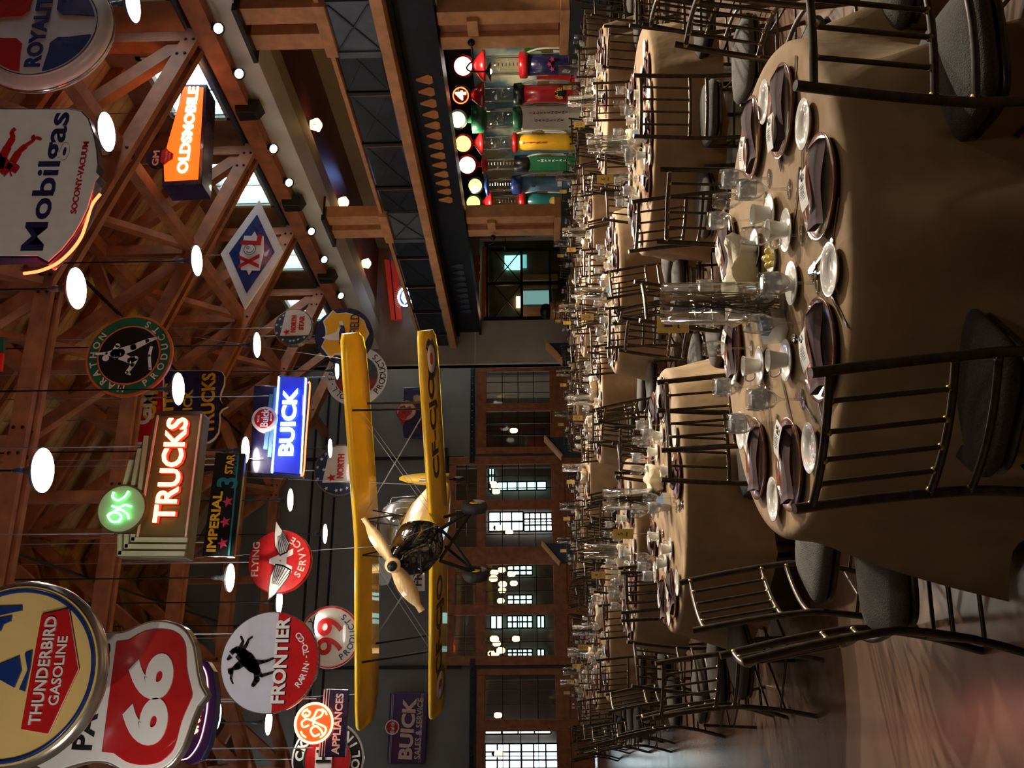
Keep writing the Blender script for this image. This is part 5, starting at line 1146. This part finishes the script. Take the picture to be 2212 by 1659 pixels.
# ---------------- chiavari-like metal chair; origin on the floor under the seat centre, facing +Y
CH = .975
def post_path(sx, dx=0):
    return curve([(sx*.205, -.30, 0), (sx*.205, -.245, .2), (sx*.205, -.215, .42), (sx*.203, -.225, .55), (sx*.20, -.26, .75), (sx*.197, -.31, CH)], 3)
def railp(z):
    y = -.215-.095*max(0, (z-.42)/.555)**1.35
    return curve([(-.20, y, z), (-.1, y-.022, z), (0, y-.03, z), (.1, y-.022, z), (.20, y, z)], 3)
def chair_parts():
    P = []
    for sx in (-1, 1):
        P.append(('back_post', MB().tube(post_path(sx), [.0145]*16, 10).mesh('back_post', M_BRONZE)))
        P.append(('leg', MB().tube([(sx*.195, .20, .40), (sx*.205, .215, 0)], .012, 8).mesh('leg', M_BRONZE)))
        P.append(('stretcher', MB().tube([(sx*.205, -.245, .17), (sx*.203, .21, .17)], .008, 6).tube([(sx*.205, -.23, .27), (sx*.2, .205, .27)], .008, 6).mesh('stretcher', M_BRONZE)))
    for z in (.925, .59, .475):
        m = MB().tube(railp(z), .0115, 8); nf_ = len(m.f); y = -.215-.095*max(0, (z-.42)/.555)**1.35
        for sx in (-1, 1): m.ball((sx*.190, y, z), .0135, 8)
        if z > .5:
            rr = railp(z)
            for k in range(4):
                t = (-.12+.08*k); i = min(range(len(rr)), key=lambda j: abs(rr[j][0]-t)); m.ball((t, rr[i][1], z+(.007 if z < .8 else -.006)), .0118, 8)
        me = m.mesh('back_rail', [M_BRONZE, M_BRASS])
        for p in me.polygons:
            if p.index >= nf_: p.material_index = 1
        P.append(('back_rail', me))
    a, b = railp(.925), railp(.59)
    for k in range(4):
        t = (-.12+.08*k)
        i = min(range(len(a)), key=lambda j: abs(a[j][0]-t))
        P.append(('spindle', MB().tube([(t, a[i][1], .925), (t, b[i][1], .59)], .0075, 8).mesh('spindle', M_BRONZE)))
    P.append(('stretcher', MB().tube([(-.2, .21, .2), (.2, .21, .2)], .008, 6).tube([(-.2, -.25, .2), (.2, -.25, .2)], .008, 6).mesh('stretcher', M_BRONZE)))
    def rr_(w1, w2, d, z0, z1, rnd, bulge):
        m = MB(); n = 32; vs = []
        for (k, z) in ((.96, z0), (1, z0+.012), (1, z1-.02), (.94, z1-.004), (.7, z1+bulge*.6), (.0001, z1+bulge)):
            for i in range(n):
                a_ = 2*math.pi*i/n; c, s_ = math.cos(a_), math.sin(a_)
                y = d*math.copysign(abs(s_)**(2/rnd), s_); x = (w1+(w2-w1)*(y/d*.5+.5))*math.copysign(abs(c)**(2/rnd), c); vs.append((x*k, y*k, z))
        return m.add(vs, [(i*n+k, i*n+(k+1) % n, (i+1)*n+(k+1) % n, (i+1)*n+k) for i in range(5) for k in range(n)], True)
    P.append(('seat', rr_(.205, .225, .225, .40, .445, 4.2, .018).mesh('seat', M_SEAT)))
    P.append(('seat_frame', rr_(.20, .215, .22, .365, .398, 4.2, 0).mesh('seat_frame', M_BRONZE)))
    return P
CP = chair_parts()
def joined_chair():
    o = []
    import bmesh
    bm = bmesh.new(); mats_ = []
    for nm, me in CP:
        for mt in me.materials:
            if mt.name not in [x.name for x in mats_]: mats_.append(mt)
        names = [x.name for x in mats_]; n0 = len(bm.faces); bm.from_mesh(me); bm.faces.ensure_lookup_table()
        for f in list(bm.faces)[n0:]: f.material_index = names.index(me.materials[f.material_index].name)
    me = bpy.data.meshes.new('banquet_chair'); bm.to_mesh(me); bm.free()
    for x in mats_: me.materials.append(x)
    return me
JC = joined_chair(); proto_chair = None
def place_chair(x, y, face, label, near, group):
    """face: direction (radians) the sitter looks"""
    global proto_chair
    rz = face-math.pi/2
    if near:
        if proto_chair is None:
            proto_chair = empty('banquet_chair', (x, y, 0), rz)
            for nm, me in CP:
                o = bpy.data.objects.new(nm, me); COL.objects.link(o); o.parent = proto_chair
            o = proto_chair
        else: o = dup(proto_chair, (x, y, 0), rz)
    else:
        o = bpy.data.objects.new('banquet_chair', JC); COL.objects.link(o); o.location = (x, y, 0); o.rotation_euler = (0, 0, rz)
    tag(o, label, 'chair', group)
    return o
PXCH = [  # posts' tops in the photo, table index
 ((1720, 210), (1693, -130), 0), ((1755, 770), (1712, 1130), 0), ((1553, 1416), (1607, 1430), 0), ((1466, 1252), (1499, 1371), 0), ((1419, 815), (1430, 985), 0),
 ((1427, 353), (1419, 533), 0), ((1450, 127), (1495, -60), 0),
 ((1354, 372), (1347, 497), 1), ((1353, 131), (1349, 25), 1), ((1388, 50), (1404, -12), 1), ((1338, 605), (1318, 680), 1), ((1371, 687), (1381, 765), 2),
 ((1396, 937), (1404, 1092), 2), ((1406, 1320), (1401, 1447), 2), ((1370, 1550), (1388, 1556), 2), ((1355, 1391), (1364, 1477), 3), ((1321, 1591), (1332, 1597), 3)]
used = {}
for i, (a, b, ti) in enumerate(PXCH):
    A_, B_ = at(*a, Z=CH), at(*b, Z=CH); m_ = (A_+B_)/2; d = B_-A_; face = math.atan2(d.x, -d.y)
    tx_, ty_ = TABLES[ti][:2]; ft = math.atan2(ty_-m_.y, tx_-m_.x)
    if math.cos(face-ft) < 0: face += math.pi
    x, y = m_.x+.31*math.cos(face), m_.y+.31*math.sin(face)
    dd = math.hypot(x-tx_, y-ty_)
    if ti and dd < 1.14: x, y = tx_+(x-tx_)*1.14/dd, ty_+(y-ty_)*1.14/dd
    used.setdefault(ti, []).append((x, y, face))
EXTRA = {0: [(2.45, 2.62, None)]}
for ti, l in EXTRA.items():
    for x, y, f in l: used[ti].append((x, y, math.atan2(TABLES[ti][1]-y, TABLES[ti][0]-x)))
seat_of = {}
for ti, (tx_, ty_, desc, lv) in enumerate(TABLES):
    o = bpy.data.objects.new('tablecloth', cloths[ti % 3] if ti else cloth_mb(9, .1, nf=10, am=.22).mesh('tablecloth', M_CLOTH)); COL.objects.link(o); o.location = (tx_, ty_, 0); o.rotation_euler = (0, 0, ti*1.3)
    tag(o, 'tan tablecloth draped over '+desc, 'tablecloth', 'tan tablecloths')
    e = empty('banquet_table', (tx_, ty_, 0), label='round folding table under the cloth of '+desc, cat='table', group='round banquet tables')
    q = bpy.data.objects.new('table_top', tbm); COL.objects.link(q); q.parent = e
    for k in range(4):
        q = bpy.data.objects.new('leg', lgm); COL.objects.link(q); q.parent = e; q.location = (.5*math.cos(k*math.pi/2+.5), .5*math.sin(k*math.pi/2+.5), 0)
    rnd = random.Random(ti*17+3); L = list(used.get(ti, []))
    off = rnd.uniform(-.2, .2)
    for k in range(8):
        if ti == 0: break
        a = 2*math.pi*k/8+off+.2; r = 1.18+rnd.uniform(-.03, .12)
        x, y = tx_+r*math.cos(a), ty_+r*math.sin(a)
        if any(math.hypot(x-c[0], y-c[1]) < .62 for c in L): continue
        if any(math.hypot(x-c[0], y-c[1]) < .5 for v in used.values() for c in v): continue
        if x > 11.3 or any(j != ti and math.hypot(x-T[0], y-T[1]) < 1.28 for j, T in enumerate(TABLES)): continue
        if len(L) >= 8: break
        L.append((x, y, a+math.pi+rnd.uniform(-.12, .12)))
    used[ti] = L
    for (x, y, f) in L:
        sd = tdesc(x, y, tx_, ty_)
        n = seat_of[(ti, sd)] = seat_of.get((ti, sd), 0)+1
        L_ = 'dark metal chair with grey seat at the %s of %s' % (sd, desc)
        if n > 1: L_ = 'dark metal chair beside another at the %s of %s' % (sd, desc)
        if n > 2: L_ = 'third dark metal chair at the %s of %s' % (sd, desc)
        place_chair(x, y, f, L_, lv >= 2, 'dark metal banquet chairs')
# ---------------- tableware prototypes (origin on the cloth)
def P_charger(name='charger_plate'):
    return MB().lathe([(.10, 0), (.155, .010), (.165, .020), (.163, .023), (.15, .016), (.105, .008), (.0001, .008)], 40, sx=1, sy=1).mesh(name, M_CHARGER)
def P_plate(r, h=.018):
    return MB().lathe([(r*.55, 0), (r*.6, .003), (r*.97, h), (r, h+.003), (r*.97, h+.004), (r*.66, .007), (r*.6, .004), (.0001, .004)], 32).mesh('bread_plate', M_CHINA)
def P_napkin():
    m = MB(); n, k = 10, 6; vs = []
    for j, zz in ((0, 0), (1, .022)):
        for a in range(n+1):
            for b in range(k+1):
                u, v = a/n-.5, b/k-.5
                z = .006+zz*(1-(2*abs(v))**6*.7)+.006*math.sin(u*6+v*3)*j
                vs.append((v*(.105+.01*math.sin(u*5)), u*.27+.012*math.sin(v*4), z))
    N = (n+1)*(k+1); f = []
    for j in (0, 1):
        for a in range(n):
            for b in range(k):
                q = (j*N+a*(k+1)+b, j*N+a*(k+1)+b+1, j*N+(a+1)*(k+1)+b+1, j*N+(a+1)*(k+1)+b); f.append(q if j else q[::-1])
    for a in range(n):
        for b in (0, k):
            q = (a*(k+1)+b, (a+1)*(k+1)+b, N+(a+1)*(k+1)+b, N+a*(k+1)+b); f.append(q[::-1] if b else q)
    for b in range(k):
        for a in (0, n):
            q = (a*(k+1)+b, a*(k+1)+b+1, N+a*(k+1)+b+1, N+a*(k+1)+b); f.append(q if a else q[::-1])
    return m.add([(x*1.05, y*.93, z) for x, y, z in vs], f, True).mesh('napkin', M_NAPKIN)
def P_card():
    m = MB(); vs = []; n = 8
    for a in range(n+1):
        u = a/n-.5; z = .006*math.cos(u*3)
        for v in (-.5, .5): vs.append((v*.075, u*.125, z))
    return m.add(vs+[(x, y, z+.0012) for x, y, z in vs], [(2*i, 2*i+2, 2*i+3, 2*i+1) for i in range(n)]+[(18+2*i, 18+2*i+1, 18+2*i+3, 18+2*i+2) for i in range(n)], True).mesh('menu_card', M_CARD)
def P_cardink():
    m = MB(); rnd = random.Random(4)
    for i in range(6):
        for k in range(5):
            w_ = rnd.uniform(.004, .008); m.box((-.024+.009*k, .012-.008*i, .0085), (-.024+.009*k+w_, .0145-.008*i, .009))
    for (x, y, r) in ((-.01, .045, .008), (.012, .043, .006), (0, .032, .007), (.018, .03, .004)):
        m.lathe([(r, 0), (r, .0006)], 8, Matrix.Translation((x, y, .0076)))
    return m.mesh('card_print', M_INK)
def lath(prof, name, mt, n=24, M=None): return MB().lathe(prof, n, M).mesh(name, mt)
gob_prof = [(.034, .001), (.035, .004), (.006, .010), (.0045, .04), (.0045, .07), (.010, .082), (.028, .10), (.038, .125), (.0395, .15), (.036, .185), (.0345, .185), (.0378, .15), (.0363, .127), (.027, .104), (.008, .088), (.0001, .087)]
wine_prof = [(.033, .001), (.034, .004), (.005, .010), (.004, .05), (.004, .085), (.010, .095), (.026, .115), (.034, .14), (.033, .17), (.028, .20), (.0268, .20), (.0316, .17), (.0325, .14), (.025, .118), (.008, .101), (.0001, .100)]
ice_prof = [(.0001, .118), (.030, .119), (.0350, .128), (.0362, .15), (.0350, .174), (.020, .177), (.0001, .175)]
def P_cup():
    m = MB().lathe([(.022, .003), (.026, .006), (.030, .03), (.038, .066), (.040, .07), (.0385, .07), (.035, .062), (.027, .03), (.022, .01), (.0001, .009)], 28)
    return m.tube(curve([(.034, 0, .055), (.055, 0, .056), (.062, 0, .04), (.05, 0, .022), (.030, 0, .022)], 4), .0042, 8).mesh('coffee_cup', M_CHINA)
def P_saucer(): return MB().lathe([(.035, 0), (.04, .002), (.074, .014), (.077, .017), (.074, .018), (.045, .007), (.0001, .006)], 30).mesh('saucer', M_CHINA)
def P_fork():
    m = MB(); m.box((-.003, -.10, .002), (.003, .02, .005)); m.box((-.005, -.105, .002), (.005, -.06, .006)); m.box((-.011, .02, .003), (.011, .045, .006))
    for k in range(4): m.box((-.011+.0063*k, .045, .004), (-.0078+.0063*k, .09, .007))
    return m.mesh('fork', M_SILVER)
def P_spoon():
    m = MB(); m.box((-.003, -.09, .002), (.003, .045, .005)); m.box((-.005, -.095, .002), (.005, -.055, .006)); m.ball((0, .063, .006), .017, 10, (1, 1.5, .25)); return m.mesh('spoon', M_SILVER)
def P_knife():
    m = MB(); m.box((-.005, -.11, .002), (.005, .0, .008)); m.add([(-.004, 0, .003), (.008, 0, .003), (.009, .08, .003), (.0, .115, .003), (-.004, .1, .003)]+[(-.004, 0, .005), (.008, 0, .005), (.009, .08, .005), (.0, .115, .005), (-.004, .1, .005)], [(0, 1, 2, 3, 4)[::-1], (5, 6, 7, 8, 9), (0, 1, 6, 5), (1, 2, 7, 6), (2, 3, 8, 7), (3, 4, 9, 8), (4, 0, 5, 9)]); return m.mesh('knife', M_SILVER)
PM = {'charger_plate': P_charger(), 'bread_plate': P_plate(.083), 'napkin': P_napkin(), 'menu_card': P_card(), 'water_glass': lath(gob_prof, 'water_glass', M_GLASS, 28), 'wine_glass': lath(wine_prof, 'wine_glass', M_GLASS, 28),
      'coffee_cup': P_cup(), 'saucer': P_saucer(), 'fork': P_fork(), 'spoon': P_spoon(), 'knife': P_knife()}
PINK_ = P_cardink(); PICE = lath(ice_prof, 'ice', M_ICE, 20)
CATS = {'charger_plate': 'plate', 'bread_plate': 'plate', 'napkin': 'napkin', 'menu_card': 'card', 'water_glass': 'glass', 'wine_glass': 'glass', 'coffee_cup': 'cup', 'saucer': 'saucer', 'fork': 'fork', 'spoon': 'spoon', 'knife': 'knife'}
LBS = {'charger_plate': 'brown copper-toned charger plate', 'bread_plate': 'white bread plate', 'napkin': 'dark plum folded napkin', 'menu_card': 'white printed menu card', 'water_glass': 'stemmed water glass full of ice',
       'wine_glass': 'empty stemmed wine glass', 'coffee_cup': 'white coffee cup', 'saucer': 'white saucer under its cup', 'fork': 'steel fork', 'spoon': 'steel spoon', 'knife': 'steel knife'}
cnt = {}
def ware(kind, x, y, rz, z=TZ, at_='', parts=True, sc=1.0, tilt=0):
    o = bpy.data.objects.new(kind, PM[kind]); COL.objects.link(o); o.location = (x, y, z-.004); o.rotation_euler = (tilt, 0, rz)
    if sc != 1: o.scale = (sc, sc, sc)
    k = (kind, at_); cnt[k] = cnt.get(k, 0)+1; n = cnt[k]
    lb = LBS[kind]+' '+at_
    if n > 1: lb = {2: 'second ', 3: 'third ', 4: 'fourth ', 5: 'fifth '}.get(n, 'further ')+lb
    tag(o, lb, CATS[kind], {'plate': 'plates', 'glass': 'glasses', 'cup': 'cups'}.get(CATS[kind], CATS[kind]+'s')+' on the banquet tables')
    if kind == 'water_glass':
        c = bpy.data.objects.new('ice', PICE); COL.objects.link(c); c.parent = o
    if kind == 'menu_card' and parts:
        c = bpy.data.objects.new('card_print', PINK_); COL.objects.link(c); c.parent = o
    return o
def centre(tx_, ty_, desc, ti, lv):
    rnd = random.Random(ti+50)
    v = empty('glass_vase', (tx_, ty_, TZ-.004), label='tall clear cylinder vase in the middle of '+desc, cat='vase', group='cylinder vases')
    for nm, me in (('glass_wall', VW), ('twigs', VT)):
        o = bpy.data.objects.new(nm, me); COL.objects.link(o); o.parent = v
    n = empty('table_number', (tx_+.28*math.cos(2.4), ty_+.28*math.sin(2.4), TZ), -YAW*1.0, 'yellow number card on a wire stand on '+desc, 'number card', 'table number cards')
    o = bpy.data.objects.new('stand', NS); COL.objects.link(o); o.parent = n
    o = bpy.data.objects.new('card', NC); COL.objects.link(o); o.parent = n
    num = {0: '1', 1: '6', 2: '5', 3: '4', 4: '7', 5: '11'}.get(ti, str(ti+6))
    if lv >= 1: MB().text(num, 0, .30, None if len(num) == 1 and num != '1' else .018*len(num), .035, -.002, .001, .0).text('~', 0, .255, .03, .012, -.002, .001).build('number', M_INK, n)
    b = empty('bread_basket', (tx_+.16*math.cos(rnd.uniform(0, 6)), ty_+.16*math.sin(rnd.uniform(0, 6)), TZ), rnd.uniform(0, 6), 'cream linen wrapped bread basket on '+desc, 'basket', 'bread baskets')
    for nm, me in (('linen', BL), ('basket_rim', BR)):
        o = bpy.data.objects.new(nm, me); COL.objects.link(o); o.parent = b
    if lv >= 2:
        s_ = empty('sugar_caddy', (tx_+.24*math.cos(4.4), ty_+.24*math.sin(4.4), TZ-.003), .4, 'white sugar caddy with blue packets on '+desc, 'sugar caddy', 'sugar caddies')
        for nm, me in (('caddy_body', SB), ('blue_packets', SP_)):
            o = bpy.data.objects.new(nm, me); COL.objects.link(o); o.parent = s_
        s_ = empty('butter_dish', (tx_+.2*math.cos(5.6), ty_+.2*math.sin(5.6), TZ-.003), 0, 'small white dish of yellow butter balls on '+desc, 'butter dish', 'butter dishes')
        for nm, me in (('dish', BD), ('butter', BB)):
            o = bpy.data.objects.new(nm, me); COL.objects.link(o); o.parent = s_
VW = MB().lathe([(.072, 0), (.075, .003), (.075, .43), (.0725, .43), (.0725, .012), (.0001, .012)], 32).mesh('glass_wall', M_GLASS)
tw = MB(); rnd = random.Random(2)
for k in range(26):
    a = rnd.uniform(0, 6.28); b = rnd.uniform(0, 6.28); r1, r2 = rnd.uniform(0, .055), rnd.uniform(.02, .065)
    tw.tube(curve([(r1*math.cos(a), r1*math.sin(a), .015), (r2*.6*math.cos(a+.6), r2*.6*math.sin(a+.6), .16), (r2*math.cos(b), r2*math.sin(b), rnd.uniform(.3, .41))], 3), .0022, 5)
for k in range(30):
    a = rnd.uniform(0, 6.28); tw.ball((rnd.uniform(0, .06)*math.cos(a), rnd.uniform(0, .06)*math.sin(a), rnd.uniform(.03, .09)), .012, 6)
VT = tw.mesh('twigs', M_TWIG)
NS = MB().lathe([(.03, 0), (.03, .004), (.004, .008)], 16).tube([(0, .002, .006), (0, .002, .22)], .0025, 6).mesh('stand', M_CHROME)
NC = MB().add([(-.035, 0, .21), (.035, 0, .21), (.035, .012, .28), (.035, 0, .35), (-.035, 0, .35), (-.035, .012, .28)], [(0, 1, 2, 5), (5, 2, 3, 4)]).add([(-.035, .002, .21), (.035, .002, .21), (.035, .014, .28), (.035, .002, .35), (-.035, .002, .35), (-.035, .014, .28)], [(5, 2, 1, 0), (4, 3, 2, 5)]).mesh('card', M_NUMCARD)
bl_ = MB(); n = 28; vs = []
for (k, z) in ((.085, .0), (.115, .03), (.13, .075), (.135, .09), (.10, .10), (.06, .07), (.0001, .06)):
    for i in range(n):
        a = 2*math.pi*i/n; f = 1+.16*math.sin(4*a+k*20); vs.append((k*f*math.cos(a)*1.25, k*f*.8*math.sin(a), z+.03*math.sin(4*a+1)*(k > .1)+(.0001)))
BL = bl_.add(vs, [(i*n+k, i*n+(k+1) % n, (i+1)*n+(k+1) % n, (i+1)*n+k) for i in range(6) for k in range(n)], True).mesh('linen', M_CREAM)
BR = MB().tube([(.115*1.2*math.cos(a), .115*.8*math.sin(a), .004) for a in [i*math.pi/12 for i in range(24)]], .005, 6, closed=True).mesh('basket_rim', M_BLACK)
SB = MB().box((-.05, -.035, 0), (.05, .035, .006)).add([(-.05, -.035, 0), (.05, -.035, 0), (.045, -.045, .05), (-.045, -.045, .05), (-.05, .035, 0), (.05, .035, 0), (.045, .045, .075), (-.045, .045, .075)], [(0, 1, 2, 3), (5, 4, 7, 6), (1, 5, 6, 2), (4, 0, 3, 7)]).mesh('caddy_body', M_CHINA)
pk = MB()
for k in range(7): pk.box((-.035, -.028+.008*k, .01), (.03, -.0245+.008*k, .085), Matrix.Rotation(R(-3+k*2), 4, 'X'))
SP_ = pk.mesh('blue_packets', M_BLUEPK)
BD = P_plate(.06, .014)
bt_ = MB(); rnd = random.Random(5)
for k in range(9): bt_.ball((rnd.uniform(-.028, .028), rnd.uniform(-.028, .028), .016+.012*(k % 2)), .0135, 8)
BB = bt_.mesh('butter', M_BUTTER)
# front table: explicit settings from the photo
T0 = TABLES[0]
def S0(px, py, z=TZ): p = at(px, py, Z=z); return p.x, p.y
def w0(kind, px, py, ang=None, z=TZ, off=0.0, sc=1.0):
    x, y = S0(px, py, z); a = math.atan2(T0[1]-y, T0[0]-x)-math.pi/2 if ang is None else ang
    return ware(kind, x, y, a+off, z, 'at the %s of %s' % (tdesc(x, y, T0[0], T0[1]), T0[2]), sc=sc)
NR = -YAW-math.pi/2
for (px, py, rn, co) in ((1778, 404, -.12, 0.0), (1694, 240, 0.0, -.075), (1630, 298, .25, -.06), (1778, 755, .1, .0), (1588, 755, .1, .02), (1640, 990, -.1, .085), (1712, 1003, .08, .085), (1578, 540, .3, 0)):
    c = w0('charger_plate', px, py); x, y = c.location.x, c.location.y
    ds = 'at the %s of %s' % (tdesc(x, y, T0[0], T0[1]), T0[2])
    ware('napkin', x-.02*_F0.x, y-.02*_F0.y, NR+rn, TZ+.016, ds); q = co if co else .0; b = 0 if co else .03
    o = ware('menu_card', x+_R0.x*q+_F0.x*b, y+_R0.y*q+_F0.y*b, NR+rn+(.0 if px == 1694 else .35 if not co else -.45), TZ+.052, ds)
for (px, py) in ((1658, 220), (1744, 268), (1802, 582), (1758, 968), (1678, 1078), (1607, 930)): w0('bread_plate', px, py)
for (px, py, h) in ((1704, 497, 2.5), (1668, 462, 2.0), (1636, 535, 2.2), (1716, 612, 1.2), (1704, 778, 2.4), (1646, 790, 2.5)):
    s_ = w0('saucer', px, py); c = ware('coffee_cup', s_.location.x, s_.location.y, h, TZ+.008, 'at the %s of %s' % (tdesc(s_.location.x, s_.location.y, T0[0], T0[1]), T0[2]))
for (px, py) in ((1660, 385), (1703, 408), (1625, 475), (1764, 611), (1732, 862), (1678, 914), (1640, 835), (1596, 620)): w0('water_glass', px, py)
for (px, py) in ((1730, 508), (1736, 698), (1622, 752), (1652, 432), (1614, 690)): w0('wine_glass', px, py)
for (px, py, k, o_) in ((1800, 500, 'fork', .9), (1765, 566, 'fork', .2), (1768, 590, 'fork', .0), (1808, 660, 'knife', 2.6), (1732, 340, 'spoon', .7), (1742, 360, 'spoon', .4), (1680, 330, 'fork', .9), (1742, 880, 'fork', .3), (1700, 870, 'knife', .2),
                        (1726, 735, 'spoon', .3), (1660, 880, 'spoon', .5), (1720, 430, 'knife', .4), (1770, 880, 'spoon', -.4), (1716, 190, 'fork', .3)):
    w0(k, px, py, off=o_)
centre(T0[0]-.02, T0[1]+.02, T0[2], 0, 3)
for o in list(bpy.data.objects):
    if o.get('label', '').endswith('the big front table') and o.parent is None:
        n_ = o.name.split('.')[0]
        if n_ == 'glass_vase': o.location.x, o.location.y = S0(1688, 652)
        if n_ == 'table_number': o.location.x, o.location.y = S0(1592, 700)
        if n_ == 'bread_basket': o.location.x, o.location.y = S0(1632, 605); o.rotation_euler.z = -.3
        if n_ == 'sugar_caddy': o.location.x, o.location.y = S0(1692, 705)
        if n_ == 'butter_dish': o.location.x, o.location.y = S0(1672, 560)
for ti, (tx_, ty_, desc, lv) in enumerate(TABLES):
    if ti == 0: continue
    rnd = random.Random(ti*7); centre(tx_, ty_, desc, ti, lv)
    for (x, y, f) in used[ti]:
        a = math.atan2(y-ty_, x-tx_)+rnd.uniform(-.05, .05); sd = tdesc(x, y, tx_, ty_); ds = 'at the %s of %s' % (sd, desc)
        ca, sa = math.cos(a), math.sin(a)
        def pos(r, t): return tx_+r*ca-t*sa, ty_+r*sa+t*ca
        rz = a+math.pi/2
        ware('charger_plate', *pos(.70, 0), rz, TZ, ds); ware('napkin', *pos(.70, 0), rz+.2, TZ+.016, ds)
        if lv >= 0: ware('menu_card', *pos(.69, .0), rz+.5, TZ+.052, ds, parts=lv > 1)
        ware('bread_plate', *pos(.74, .235), rz, TZ, ds)
        ware('water_glass', *pos(.50, -.17), rz, TZ, ds)
        if lv >= 1:
            ware('wine_glass', *pos(.42, -.09), rz, TZ, ds); ware('saucer', *pos(.43, .09), rz, TZ, ds); ware('coffee_cup', *pos(.43, .09), rz+1+rnd.uniform(-.6, .6), TZ+.008, ds)
        if lv >= 2:
            ware('fork', *pos(.70, .185), rz+math.pi, TZ, ds)
            ware('knife', *pos(.70, -.19), rz+math.pi, TZ, ds); ware('spoon', *pos(.70, -.215), rz+math.pi, TZ, ds)
